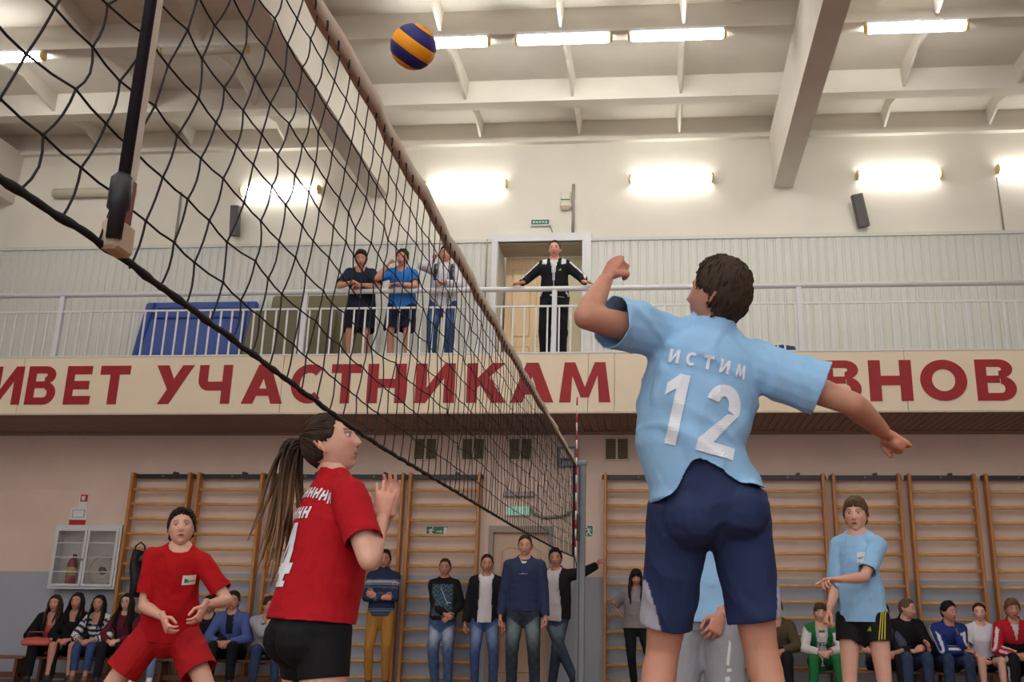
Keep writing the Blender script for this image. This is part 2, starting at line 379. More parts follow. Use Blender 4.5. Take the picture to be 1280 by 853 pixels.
U = [(-7.57, -6.68, 'leftmost wall bars unit, beside the white hose cabinet'), (-6.58, -5.61, 'second wall bars unit from the hose cabinet, behind the red player'),
     (-5.49, -4.55, 'third wall bars unit from the hose cabinet, behind the girl in red'), (-4.48, -3.57, 'fourth wall bars unit from the hose cabinet, behind the man in striped sweater'),
     (-3.50, -2.48, 'wall bars unit next to the lower door, with green exit plate behind'),
     (-0.755, .20, 'wall bars unit just right of the net post, beside the woman in grey'), (.26, 1.22, 'wall bars unit hidden behind the jumping player'),
     (1.28, 2.25, 'wall bars unit right of the jumping player, above the green-trousered boy'), (2.35, 3.26, 'wall bars unit behind the standing light blue player'),
     (3.36, 4.25, 'wall bars unit above the boy in blue tracksuit'), (4.37, 5.3, 'rightmost wall bars unit at the picture edge, above the red tracksuit')]
for a, b, l in U: wall_bars(a, b, l)
# ------------------------------------------------------------------ lamps
def ceiling_lamp(x0, x1, y, lit, label, z=7.98):
    r = tag(empty('ceiling_lamp', ((x0 + x1) / 2, y, z)), label, 'lamp', 'fluorescent ceiling lamps'); h = (x1 - x0) / 2
    MB().bbox(-h, h, -.06, .06, -.03, .02, bv=.008).build('housing', M_white, r)
    p = [(-h + .03, .035), (-h + .05, .068), (0, .07), (h - .05, .068), (h - .03, .035)]
    d = MB().lathe((0, 0, -.06), (1, 0, 0), p, 14); d.build('diffuser', M_lampon if lit else M_lampoff, r, smooth=True)
    for s in (-1, 1): MB().lathe((s * (h - .03), 0, -.06), (s, 0, 0), [(0, .072), (.03, .06), (.035, .03)], 14).build('end_cap', M_lampend, r, smooth=True)
    for q in (-.5, 0, .5): MB().box(q * h - .006, q * h + .006, -.074, .074, -.06, .0).build('clip', M_white, r)
    return r
CY = 11.12
ceiling_lamp(-3.30, -2.07, CY, True, 'lit ceiling tube lamp right behind the volleyball')
ceiling_lamp(-1.75, -.52, CY, True, 'lit ceiling tube lamp, middle of the three in a row')
ceiling_lamp(-.32, .90, CY, True, 'lit ceiling tube lamp, rightmost of the three in a row, left of the right beam')
ceiling_lamp(2.59, 3.83, CY, True, 'lit ceiling tube lamp alone right of the right beam')
ceiling_lamp(-9.24, -8.0, CY, True, 'lit ceiling tube lamp at the top left edge behind the net')
ceiling_lamp(-6.42, -5.24, CY, False, 'unlit grey ceiling tube lamp seen through the net')
for y in (7.78, 4.38, 0.98, -2.42, -5.82, -9.22):  # lamp rows out of view, added to light the hall and the players
    for x0 in ((-8.9, 3.0) if y > 7 else (-8.9, -2.9, 4.6) if y > 4 else (-8.9, -6.2, -2.9, -1.2, 3.0, 4.6)):
        ceiling_lamp(x0, x0 + 1.23, y, True, 'added unseen lit ceiling tube lamp over the court, above the picture')

def wall_lamp(x0, x1, z, lit, label):
    r = tag(empty('wall_lamp', ((x0 + x1) / 2, WY, z)), label, 'lamp', 'fluorescent lamps on the upper wall'); h = (x1 - x0) / 2
    MB().bbox(-h, h, -.05, 0, -.05, .05, bv=.008).build('housing', M_white, r)
    MB().lathe((0, -.075, 0), (1, 0, 0), [(-h + .03, .04), (-h + .05, .078), (h - .05, .078), (h - .03, .04)], 14).build('diffuser', M_lampwall if lit else M_lampoff, r, smooth=True)
    for s in (-1, 1): MB().lathe((s * (h - .03), -.075, 0), (s, 0, 0), [(0, .082), (.03, .065), (.035, .03)], 14).build('end_cap', M_lampend if lit else M_lampoff, r, smooth=True)
wall_lamp(-6.50, -5.22, 7.27, True, 'lit wall tube lamp left of the left beam, seen through the net')
wall_lamp(-3.55, -2.27, 7.30, True, 'lit wall tube lamp just right of the left beam')
wall_lamp(-.40, .88, 7.33, True, 'lit wall tube lamp left of the right beam foot')
wall_lamp(3.0, 4.25, 7.31, True, 'lit wall tube lamp above the right grey loudspeaker')
wall_lamp(5.04, 6.3, 7.36, True, 'lit wall tube lamp cut by the right picture edge')
wall_lamp(-9.59, -8.25, 7.30, False, 'unlit grey wall tube lamp behind the near antenna')

# ------------------------------------------------------------------ small things on the walls
def speaker(x, z, tilt, label, h=.5, wd=.16):
    r = tag(empty('loudspeaker', (x, WY - .16, z)), label, 'loudspeaker', 'wall loudspeakers'); r.rotation_euler = (math.radians(14), math.radians(tilt), 0)
    MB().bbox(-wd / 2, wd / 2, -.06, .06, -h / 2, h / 2, bv=.01).build('cabinet', M_dark, r)
    MB().bbox(-wd / 2 + .01, wd / 2 - .01, -.066, -.055, -h / 2 + .01, h / 2 - .01, bv=.004).build('grille', mat('speaker_grille', rgb(96, 94, 92), .7), r)
    MB().tube([(0, .05, 0), (0, .13, 0)], .02).build('bracket', M_black, r)
speaker(-6.49, 6.73, 2, 'narrow dark loudspeaker on the wall seen through the net', .48, .13)
speaker(3.0, 6.70, -12, 'tilted grey loudspeaker on the wall at the right')

def conduit(pts, r, label, m=None):
    tag(MB().tube(pts, r, 8).build('conduit', m or mat('grey_conduit', rgb(150, 146, 136), .6), smooth=True), label, 'pipe')
conduit([(-1.25, WY - .03, 6.48), (-1.25, WY - .03, 6.8), (-1.255, WY - .035, 7.0), (-1.25, WY - .03, 7.28)], .022, 'grey vertical conduit above the balcony door')
conduit([(-7.49, WY - .03, 6.4), (-7.49, WY - .03, 7.30)], .014, 'thin grey wall rod seen through the net')
conduit([(5.06, WY - .03, 6.4), (5.045, WY - .03, 7.24)], .014, 'thin grey rod at the upper right wall')
conduit([(-2.55, WY - .04, 6.40), (-2.55, WY - .04, 5.4)], .012, 'thin pale cable pipe left of the balcony door frame')
bx = tag(empty('alarm_box', (-1.37, WY, 7.0)), 'small white alarm box beside the grey conduit', 'box')
MB().bbox(-.07, .07, -.08, 0, -.14, .14, bv=.01).build('case', M_up, bx); MB().bbox(-.08, .1, -.11, 0, -.12, -.03, bv=.02).build('sounder', mat('ivory_plastic', rgb(214, 204, 178), .5), bx)
MB().box(-.07, .07, -.085, -.08, 0.0, .02).build('stripe', M_green, bx)

def exit_text_sign(x0, x1, z0, z1, label, lit):
    r = tag(empty('exit_sign', ((x0 + x1) / 2, WY, z0)), label, 'sign'); w2 = (x1 - x0) / 2; h = z1 - z0
    MB().bbox(-w2, w2, -.05, 0, 0, h, bv=.006).build('case', M_signw, r)
    MB().box(-w2 + .015, w2 - .015, -.056, -.05, .02, h - .012).build('face', M_green if not lit else mat('lit_exit_green', rgb(120, 180, 150), .5, emit=rgb(130, 200, 170), estr=.5), r)
    g = MB(); word = 'ВЫХОД'; cw = (2 * w2 - .07) / 5
    for i in range(5):
        xa = -w2 + .035 + i * cw + .006; xb = xa + cw - .012
        gl = {'В': glyph('В'), 'Ы': [rect(0, .2, 0, 1), rect(.8, 1, 0, 1), rect(.2, .6, 0, .2), rect(.2, .6, .4, .6), rect(.5, .65, .1, .5)], 'О': glyph('О'),
              'Х': [q4((0, 0), (.3, 0), (1, 1), (.7, 1)), q4((.7, 0), (1, 0), (.3, 1), (0, 1))],
              'Д': [rect(0, 1, .0, .22), rect(.15, .35, .2, 1), rect(.65, .85, .2, 1), rect(.15, .85, .8, 1), rect(0, .2, -.15, 0), rect(.8, 1, -.15, 0)]}[word[i]]
        for p in gl: prism(g, p, -.059, -.055, lambda p: (xa + p[0] * (xb - xa), .04 + p[1] * (h - .075)))
    g.build('lettering', M_signw, r)
exit_text_sign(-1.9, -1.6, 6.605, 6.71, 'small green exit sign above the balcony door', False)
exit_text_sign(-2.137, -1.80, 2.265, 2.40, 'green lit exit sign over the lower door behind the net', True)
conduit([(-1.6, WY - .03, 6.62), (-1.56, WY - .03, 6.5)], .008, 'short cable under the upper exit sign')
tag(MB().bbox(-2.17, -1.74, WY - .09, WY, 2.53, 2.60, bv=.01).build('emergency_lamp', mat('pale_lamp_case', rgb(182, 168, 160), .6)), 'flat grey emergency lamp above the lit exit sign', 'lamp')

def running_man(x0, x1, z0, z1, flip, label, arrow=True):
    r = tag(empty('exit_plate', ((x0 + x1) / 2, WY - .006, z0)), label, 'sign'); W2, h = x1 - x0, z1 - z0; s = -1 if flip else 1
    MB().box(-W2 / 2, W2 / 2, -.004, .004, 0, h).build('plate', M_signw, r)
    MB().box(-W2 / 2 + .008, W2 / 2 - .008, -.007, -.004, .008, h - .008).build('green_field', M_green, r)
    g = MB(); cx = -W2 / 2 * .55 * s
    def T(p): return (cx + s * p[0] * h, p[1] * h)
    def seg(a, b, t):
        dx, dz = b[0] - a[0], b[1] - a[1]; L = math.hypot(dx, dz); nx, nz = -dz / L * t, dx / L * t
        prism(g, [(a[0] - nx, a[1] - nz), (b[0] - nx, b[1] - nz), (b[0] + nx, b[1] + nz), (a[0] + nx, a[1] + nz)], -.01, -.007, T)
    seg((.10, .74), (-.06, .42), .07); seg((-.04, .44), (.16, .30), .05); seg((.16, .30), (.12, .12), .045); seg((-.05, .42), (-.2, .18), .05); seg((-.2, .18), (-.36, .2), .04)
    seg((.08, .7), (.26, .55), .035); seg((.05, .7), (-.18, .66), .035); seg((-.18, .66), (-.2, .52), .03)
    prism(g, [(.18 + .08 * math.cos(a), .84 + .08 * math.sin(a)) for a in np.linspace(0, 2 * PI, 10, endpoint=False)], -.01, -.007, T)
    g.build('running_figure', M_signw, r); g = MB()
    if arrow:
        def T(p): return (p[0], p[1] * h)
        q = W2 / 2
        prism(g, rect(-.01 * W2, .22 * W2, .46, .54), -.01, -.007, T); prism(g, [(.14 * W2, .36), (.26 * W2, .5), (.14 * W2, .64)], -.01, -.007, T)
        g.build('arrow', M_signw, r); g = MB()
        prism(g, rect(.30 * W2, .46 * W2, .12, .88), -.01, -.007, T)
        g.build('doorway', M_signw, r)
running_man(-3.263, -2.947, 1.97, 2.12, False, 'green exit plate with running man and arrow behind the wall bars')
running_man(-1.20, -.91, 1.985, 2.145, True, 'green exit plate half hidden behind the net post', False)

def vent(x, z, label):
    r = tag(empty('wall_vent', (x, WY, z)), label, 'vent', 'paired wall vents under the balcony')
    f = MB(); hw, hh = .175, .165
    f.box(-hw, hw, -.03, 0, -hh, -hh + .02).box(-hw, hw, -.03, 0, hh - .02, hh).box(-hw, -hw + .02, -.03, 0, -hh + .02, hh - .02).box(hw - .02, hw, -.03, 0, -hh + .02, hh - .02).box(-.014, .014, -.03, 0, -hh + .02, hh - .02)
    f.build('frame', mat('cream_vent_frame', rgb(208, 196, 164), .6), r)
    for s in (-1, 1):
        MB().box(s * .084 - .07, s * .084 + .07, -.008, 0, -hh + .02, hh - .02).build('mesh_panel', mat('brown_vent_mesh', rgb(104, 92, 72), .8, var=.3, vscale=60), r)
    lv = MB().box(-.07, .07, -.014, -.008, -.004, .004).mesh('slat', [mat('vent_slat', rgb(120, 108, 86), .7)])
    for s in (-1, 1):
        for k in range(7): link('slat', lv, None, r, (s * .084, 0, -.12 + k * .04))
for i, x in enumerate((-3.335, -2.64, -1.96, -.585, .10)):
    vent(x, 3.205, ['wall vent left of the others under the balcony, above the wall bars', 'second wall vent from the left under the balcony, seen through the net', 'third wall vent from the left, above the lit exit sign', 'wall vent just right of the net post', 'wall vent half hidden by the jumping player'][i])
sb = tag(empty('switch_box', (-1.28, WY, 3.09)), 'grey electrical switch box on the wall behind the net end', 'box')
MB().bbox(-.15, .14, -.1, 0, -.14, .14, bv=.012).build('case', M_steel, sb); MB().bbox(-.1, .1, -.115, -.1, -.02, .1, bv=.004).build('cover', M_white, sb); MB().box(-.09, .1, -.12, -.1, -.06, -.045).build('latch', M_black, sb)
conduit([(-1.17, WY - .03, 2.95), (-1.17, WY - .03, 2.45), (-1.2, WY - .03, 2.33), (-1.35, WY - .03, 2.26), (-1.6, WY - .03, 2.24), (-1.75, WY - .03, 2.3), (-1.79, WY - .03, 2.38)], .02, 'drooping grey cable hose from switch box to exit sign')
conduit([(-1.17, WY - .025, 2.3), (-1.17, WY - .025, 1.55)], .008, 'thin vertical cable below the switch box', M_steel)
# plug below
tag(MB().bbox(-1.13, -1.05, WY - .05, WY, 1.50, 1.58, bv=.01).build('wall_socket', M_white), 'small white wall socket left of the net post', 'socket')

# hose cabinet with sign above
hc = tag(empty('hose_cabinet', (-8.09, WY - .002, 1.21)), 'white fire hose cabinet with two glazed doors on the wall', 'cabinet')
b = MB(); W2 = .49; H = .88
b.box(-W2, W2, -.02, 0, 0, H).box(-W2, -W2 + .03, -.2, -.02, 0, H).box(W2 - .03, W2, -.2, -.02, 0, H).box(-W2 + .03, W2 - .03, -.2, -.02, 0, .035).box(-W2 + .03, W2 - .03, -.2, -.02, H - .05, H)
b.build('body', M_white, hc)
for s in (-1, 1):
    a0, a1 = (-W2 + .03, -.004) if s < 0 else (.004, W2 - .03)
    f = MB(); z0, z1 = .035, H - .05
    f.box(a0, a1, -.225, -.2, z0, z0 + .035).box(a0, a1, -.225, -.2, z1 - .035, z1).box(a0, a0 + .035, -.225, -.2, z0 + .035, z1 - .035).box(a1 - .035, a1, -.225, -.2, z0 + .035, z1 - .035)
    dr = f.build('door', M_white, hc)
    for k in (1, 2, 3): MB().box(a0 + .035, a1 - .035, -.222, -.205, z0 + k * (z1 - z0) / 4 - .006, z0 + k * (z1 - z0) / 4 + .006).build('glazing_bar', M_white, dr)
    MB().box(a0 + .03, a1 - .03, -.213, -.209, z0 + .03, z1 - .03).build('pane', M_glass, dr)
MB().lathe((-.02, -.23, .4), (0, -1, 0), [(0, .012), (.02, .012)], 8).build('latch', M_steel, hc)
fx = tag(empty('fire_extinguisher', (-8.31, WY - .11, 1.25)), 'red fire extinguisher standing inside the hose cabinet', 'extinguisher')
MB().lathe((0, 0, 0), (0, 0, 1), [(0, .06), (.02, .068), (.30, .068), (.36, .05), (.40, .022)], 16).build('cylinder', mat('extinguisher_red', rgb(150, 40, 52), .35), fx, smooth=True)
MB().lathe((0, 0, .14), (0, 0, 1), [(0, .0695), (.12, .0695)], 16).build('label_band', mat('yellow_label', rgb(214, 196, 120), .5), fx, smooth=True)
MB().tube([(0, 0, .40), (0, 0, .43), (.05, -.03, .43), (.07, -.03, .25)], .012, 8).build('valve_hose', M_black, fx, smooth=True)
hr = tag(empty('fire_hose', (-7.85, WY - .1, 1.47)), 'coiled white fire hose inside the cabinet right half', 'hose')
tt = np.linspace(0, 2 * PI * 5, 160)
MB().tube([((.06 + .026 * t / (2 * PI)) * math.cos(t), 0, (.06 + .026 * t / (2 * PI)) * math.sin(t)) for t in tt], .014, 6, flat=2.4).build('coil', mat('hose_canvas', rgb(196, 192, 184), .8), hr, smooth=True)
MB().lathe((0, -.05, 0), (0, 1, 0), [(0, .045), (.1, .045)], 12).build('hub', M_dark, hr, smooth=True)
st = tag(empty('warning_sign', (-8.40, WY - .005, 2.09)), 'red and white fire safety sticker above the hose cabinet', 'sign')
MB().box(-.12, .13, -.004, .004, 0.0, .27).build('plate', M_signw, st); MB().box(-.12, .13, -.006, -.004, 0, .09).build('red_band', M_red, st)
MB().box(-.09, .10, -.006, -.004, .12, .235).build('grey_field', mat('sign_grey', rgb(150, 156, 176), .6), st)
MB().box(-.075, .085, -.008, -.006, .13, .225).build('text_field', M_signw, st)
MB().box(-.02, .11, -.004, .004, .27, .44).build('upper_plate', M_signw, st); MB().box(.0, .11, -.006, -.004, .35, .45).build('red_square', M_red, st); MB().box(.02, .07, -.008, -.006, .37, .43).build('pictogram', M_signw, st)

# gym mats on the balcony
def gym_mat(x, y, wd, h, t, lean, col, label, name='gym_mat', rz=0):
    r = tag(empty(name, (x, y, BZF)), label, 'mat'); r.rotation_euler = (math.radians(-lean), 0, math.radians(rz))
    MB().bbox(-wd / 2, wd / 2, 0, t, 0.0, h, bv=.03).build('body', mat('vinyl_' + col[0], rgb(*col[1]), .5, var=.08, vscale=3), r)
    return r
b1 = gym_mat(-6.86, 13.7, 1.75, 1.34, .10, 14, ('blue', (34, 66, 142)), 'blue vinyl gym mat with moulded frame leaning on the balcony wall')
MB().tube([(-.65, -.012, 1.2), (.62, -.012, 1.2), (.66, -.012, 1.05), (-.69, -.012, 1.05), (-.65, -.012, 1.2)], .02, 6).build('moulding', MATS['vinyl_blue'], b1, smooth=True)
for sx in (-.8, .8): MB().tube([(sx, -.012, .05), (sx * .9, -.012, 1.3)], .02, 6).build('edge_piping', MATS['vinyl_blue'], b1, smooth=True)
gym_mat(-5.02, 13.75, 1.5, 1.42, .12, 12, ('olive', (112, 104, 76)), 'olive canvas gym mat leaning behind the leaning boys')
gym_mat(-5.35, 13.55, 1.3, 1.15, .10, 14, ('dark_olive', (96, 90, 64)), 'darker olive gym mat in front of the taller olive mat')
bg_ = tag(empty('sports_bag', (1.62, 12.86, BZF)), 'dark blue and white striped bag lying behind the banner top', 'bag')
s_ = MB(); s_.tube([(-.17, 0, .09), (-.14, 0, .12), (0, 0, .13), (.14, 0, .12), (.17, 0, .09)], [.04, .09, .1, .09, .04], 12); s_.build('body', mat('navy_bag', rgb(40, 52, 96), .7), bg_, smooth=True)
for q in (-.06, .03): MB().tube([(q + .102 * 0, .0 - .103 * math.cos(a), .125 + .103 * math.sin(a)) for a in np.linspace(-.5, 2.2, 10)], .01, 6).build('stripe', M_signw, bg_, smooth=True)

# ------------------------------------------------------------------ benches
def bench(x0, x1, label, z=.335):
    r = tag(empty('gym_bench', ((x0 + x1) / 2, 13.52, 0)), label, 'bench', 'low wooden gym benches'); h = (x1 - x0) / 2
    MB().bbox(-h, h, -.14, .14, z - .035, z, bv=.006).build('seat_board', mat('bench_wood', rgb(132, 88, 62), .5, var=.15, vscale=5, stretch=(1, 8, 8)), r)
    for x in (-h + .12, 0, h - .12):
        P = [(-.11, 0), (.11, 0), (.09, z - .035), (-.09, z - .035)]
        g = MB(); V = [(x - .02, y, q) for y, q in P] + [(x + .02, y, q) for y, q in P]
        g.add(V, [(3, 2, 1, 0), (4, 5, 6, 7), (0, 1, 5, 4), (1, 2, 6, 5), (2, 3, 7, 6), (3, 0, 4, 7)]); g.build('leg', mat('bench_leg_wood', rgb(104, 66, 48), .5), r)
    MB().bbox(-h + .1, h - .1, -.03, .03, .06, .13, bv=.005).build('lower_rail', MATS['bench_leg_wood'], r)
bench(-12.3, -8.38, 'low wooden bench end sticking out at the left edge')
bench(-8.28, -4.75, 'low wooden bench under the seated women at the left')
bench(1.0, 3.28, 'low wooden bench under the seated boys right of the jumper')
bench(3.34, 6.2, 'low wooden bench under the boy in blue tracksuit at the right')

# black jacket and bag hung on the left wall bars
bagp = tag(empty('hanging_bag', (-7.25, 13.92, 1.12)), 'black bag hanging on the leftmost wall bars', 'bag')
bb = MB(); zz = np.linspace(0, .62, 14)
bb.tube([(.03 * math.sin(z * 9), 0, z) for z in zz], [.05 + .11 * math.sin(min(1, (z + .08) / .62) * PI * .88) ** .6 for z in zz], 16, flat=.55)
bb.build('body', mat('black_nylon', rgb(30, 28, 32), .6, bump=.6, bscale=12), bagp, smooth=True)
MB().tube([(-.08, -.02, .5), (-.06, -.02, .68), (.0, -.01, .73), (.07, -.02, .68), (.09, -.02, .5)], .012, 8).build('strap', M_black, bagp, smooth=True)
lg = MB(); lg.tube([(.04, -.07, .46), (.1, -.09, .5), (.19, -.08, .5), (.25, -.06, .44)], [.03, .075, .075, .03], 12, flat=.7); lg.build('grey_fold', mat('grey_nylon', rgb(84, 80, 86), .5, bump=.6, bscale=14), bagp, smooth=True)
pb = tag(empty('purple_bag', (3.22, 13.22, 0)), 'small purple bag on the floor under the bench', 'bag')
MB().tube([(0, 0, .01), (0, 0, .05), (0, 0, .2), (.01, 0, .27)], [.1, .13, .11, .05], 14, flat=.6).build('body', mat('purple_cloth', rgb(92, 70, 132), .7, bump=.5, bscale=14), pb, smooth=True)
MB().tube([(-.05, 0, .25), (-.04, 0, .36), (.04, 0, .36), (.05, 0, .25)], .01, 8).build('handle', M_black, pb, smooth=True)

# ------------------------------------------------------------------ volleyball net, posts, antennas
NX = -0.95; NY0, NY1 = 0.62, 11.5; NT = 2.60
net = tag(empty('volleyball_net', (NX, 0, 0)), 'black volleyball net with canvas top tape running away from the camera', 'net')
_by = [.5, 1.27, 1.57, 2.15, 2.95, 3.4, 6.5, 9.5, 11.6]; _bz = [1.56, 1.548, 1.552, 1.532, 1.502, 1.495, 1.50, 1.53, 1.57]
def nbot(y): return float(np.interp(y, _by, _bz))
def ntop(y): return NT + .012 * math.cos((y - NY0) / (NY1 - NY0) * 2 * PI)
ny = np.linspace(NY0, NY1, 60)
tp = MB(); V = []; F = []
for i, y in enumerate(ny):
    z = ntop(y); wob = .006 * math.sin(y * 7) + .004 * math.sin(y * 17)
    V += [(-.011 + wob, y, z - .035), (.011 + wob, y, z - .035), (.012 + wob, y, z), (.009 + wob, y, z + .035), (-.009 + wob, y, z + .035), (-.012 + wob, y, z)]
    if i: F += [((i - 1) * 6 + j, (i - 1) * 6 + (j + 1) % 6, i * 6 + (j + 1) % 6, i * 6 + j) for j in range(6)]
tp.add(V, F + [(5, 4, 3, 2, 1, 0), tuple(len(V) - 6 + j for j in range(6))]); tp.build('top_tape', M_canvas, net, smooth=True)
fine = np.linspace(NY0, NY1, 500)
MB().tube([(.0015 * math.sin(y * 31), y, nbot(y) + .001 * math.sin(y * 43)) for y in fine], [.0072 + .0018 * math.sin(y * 71) * math.sin(y * 23) for y in fine], 8).build('bottom_rope', M_cord, net, smooth=True)
NROW = 10
def shear(y): return -.36 * (1 / (1 + math.exp((y - 3.2) * 1.6))) - .03
rr = random.Random(3); NCOL = int((NY1 - NY0 - .02) / .105)
jit = [[(rr.gauss(0, .005), rr.gauss(0, .006), rr.gauss(0, .003)) for j in range(NROW + 1)] for i in range(NCOL + 1)]
slack = [rr.uniform(.0, .022) for i in range(NCOL + 1)]
def knot(i, j):
    y = NY0 + .02 + i * .105; f = j / NROW; zt, zb = ntop(y) - .035, nbot(y) + .004; jx, jy, jz = jit[i][j]
    e = min(1, min(j, NROW - j) * .5 + .1); near = 1 / (1 + max(0, y - 3) * .12)
    yy = y + shear(y) * f * (zt - zb) + jy * e * near
    return np.array([jx * e, min(max(yy, NY0), NY1), zt + (zb - zt) * f + jz * e - .015 * math.sin(f * PI) * math.sin(y * 2.2)])
for i in range(NCOL + 1):
    P = []
    for j in range(NROW):
        a, b2 = knot(i, j), knot(i, j + 1)
        for q in (0, .25, .5, .75):
            p = a + (b2 - a) * q; s = math.sin(q * PI) * slack[i] * (1 if j % 2 else .5) * (1 / (1 + max(0, a[1] - 3) * .15))
            P.append(p + np.array([0, s, 0]))
    P.append(knot(i, NROW))
    P = [np.array([p[0], min(max(p[1], NY0), NY1), p[2]]) for p in P]
    MB().tube(P, .0023, 5).build('vertical_cord', M_cord, net, smooth=True)
for j in range(1, NROW):
    P = []
    for i in range(NCOL):
        a, b2 = knot(i, j), knot(i + 1, j); P += [a, a * .5 + b2 * .5 + np.array([0, 0, -.003])]
    P.append(knot(NCOL, j)); MB().tube(P, .0023, 5).build('horizontal_cord', M_cord, net, smooth=True)
kn = MB()
for i in range(0, NCOL + 1):
    if NY0 + i * .105 > 5: break
    for j in range(1, NROW):
        c0 = knot(i, j); kn.add([c0 + np.array(d) * .0045 for d in ((1, 0, 0), (-1, 0, 0), (0, 1, 0), (0, -1, 0), (0, 0, 1), (0, 0, -1))],
                               [(0, 2, 4), (2, 1, 4), (1, 3, 4), (3, 0, 4), (2, 0, 5), (1, 2, 5), (3, 1, 5), (0, 3, 5)])
tag(kn.build('cord_knots', M_cord, net, smooth=True), kind='stuff')
# lacing loops under the tape
lc = MB()
for i in range(NCOL):
    y = NY0 + .07 + i * .105; lc.tube([(.012, y, ntop(y) - .052), (.0135, y, ntop(y) - .036), (.012, y, ntop(y) - .02)], .0035, 5)
tag(lc.build('lacing', M_cord, net), kind='stuff')
MB().box(-.02, .02, NY1 - .06, NY1, nbot(NY1), NT).build('side_band', M_cord, net)

an = tag(empty('near_antenna', (NX + .012, 1.56, 1.555)), 'dark antenna sleeve with white side band at the near net edge', 'antenna')
MB().tube([(.012, -.012, .05), (.012, -.012, 1.9)], .0105, 14).build('rod_sleeve', mat('dark_blue_vinyl', rgb(26, 30, 44), .3), an, smooth=True)
MB().tube([(.010, -.012, .005), (.010, -.012, .055), (.010, -.012, .06), (.010, -.012, .115), (.010, -.012, .125)], [.013, .014, .019, .019, .011], 14).build('clamp_collar', mat('dark_rubber', rgb(34, 34, 40), .4), an, smooth=True)
MB().bbox(-.006, .004, 0.0, .045, .02, 1.08, bv=.002).build('side_band', mat('white_side_band', rgb(214, 206, 194), .8), an)
MB().bbox(-.018, .016, -.012, .048, -.012, .045, bv=.006).build('foam_block', mat('beige_foam', rgb(198, 176, 154), .85), an)
MB().bbox(.003, .009, .016, .04, .045, .13, bv=.002).build('leather_tab', mat('red_brown_tab', rgb(126, 74, 66), .7), an)

fa = tag(empty('far_antenna', (NX + .02, 11.42, 1.57)), 'red and white striped antenna above the far end of the net', 'antenna')
for k in range(18):
    MB().lathe((0, 0, k * .1), (0, 0, 1), [(0, .009), (.1, .009)], 10).build('rod_segment', M_red if k % 2 else M_signw, fa, smooth=True)

po = tag(empty('net_post', (-.88, 11.62, 0)), 'grey steel net post at the far end of the net', 'post')
MB().bbox(-.045, .045, -.045, .045, 0, 2.64, bv=.006).build('upright', M_steel, po)
MB().bbox(-.028, -.012, -.056, -.045, .1, 2.6, bv=.002).build('slide_rail', mat('dark_slot', rgb(84, 88, 96), .5), po)
MB().bbox(-.07, .055, -.055, .055, 2.60, 2.66, bv=.008).build('head_cap', M_steel, po)
MB().lathe((-.06, 0, 2.62), (0, 1, 0), [(-.02, .04), (.02, .04)], 14).build('pulley', M_steel, po, smooth=True)
MB().bbox(-.052, -.01, -.09, -.045, 1.75, 2.05, bv=.008).build('winch', M_dark, po)
MB().lathe((0, 0, 0), (0, 0, 1), [(0, .2), (.02, .2), (.03, .1)], 20).build('base_plate', M_steel, po)
MB().tube([(-.07, -.1, 1.58), (-.05, -.04, 1.5), (-.045, 0, 1.42)], .006, 6).build('tie_cord', M_cord, po)

# ------------------------------------------------------------------ the ball: eight swirled panels
ball = tag(empty('volleyball', (-1.10, 4.0, 3.44)), 'yellow and blue volleyball in the air above the net', 'ball')
BR = .105
M_by = mat('ball_yellow', rgb(244, 160, 28), .5, bump=.15, bscale=900, spec=.3); M_bb = mat('ball_blue', rgb(42, 40, 112), .5, bump=.15, bscale=900, spec=.3)
# band axis: in the view the bands run down to the right
vd = Vector((-1.10, 4.0, 3.44 - CAMZ)).normalized(); rgt = _r2 - vd * _r2.dot(vd); rgt.normalize(); upv = rgt.cross(vd)
ax = (upv * math.cos(math.radians(33)) + rgt * math.sin(math.radians(33))) * .98 - vd * .10; ax.normalize()
e1 = ax.cross(vd).normalized(); e2 = ax.cross(e1)
edges = [-1.0, -.74, -.24, .34, .86, 1.0]
for k in range(5):
    a0, a1 = edges[k], edges[k + 1]; nl, nb = 40, 8; g = MB(); V = []
    for i in range(nb + 1):
        for j in range(nl):
            lo = 2 * PI * j / nl; gap = .006
            h = a0 + gap + (a1 - a0 - 2 * gap) * i / nb; h = max(-1, min(1, h + .06 * math.sin(lo + 1.0) * (1 - h * h)))
            rad = BR * (1 if 0 < i < nb else .985); q = math.sqrt(max(0, 1 - h * h))
            V.append((ax * h + (e1 * math.cos(lo) + e2 * math.sin(lo)) * q) * rad)
    F = [(i * nl + j, i * nl + (j + 1) % nl, (i + 1) * nl + (j + 1) % nl, (i + 1) * nl + j) for i in range(nb) for j in range(nl)]
    g.add([v[:] for v in V], F); g.build('panel', M_bb if k % 2 else M_by, ball, smooth=True)
bm = bmesh.new(); bmesh.ops.create_uvsphere(bm, u_segments=32, v_segments=20, radius=BR * .982); me = bpy.data.meshes.new('bladder'); bm.to_mesh(bm and me); bm.free()
link('bladder', me, mat('ball_seam', rgb(30, 26, 40), .7), ball)
# ------------------------------------------------------------------ people
M_skin = mat('skin', None, .5, attr=True, sss=.12, var=.05, vscale=25, bump=.12, bscale=90, spec=.35)
M_cloth = mat('cloth', None, .85, attr=True, var=.06, vscale=18, bump=.25, bscale=55, spec=.2)
M_sport = mat('sport_cloth', None, .75, attr=True, var=.05, vscale=10, bump=.15, bscale=300, spec=.25)
M_hair = mat('hair', None, .6, attr=True, var=.3, vscale=30, bump=.3, bscale=70, stretch=(1, 1, .25), spec=.22)
M_eye = mat('eye', None, .15, attr=True)
M_shoe = mat('shoe', None, .6, attr=True)

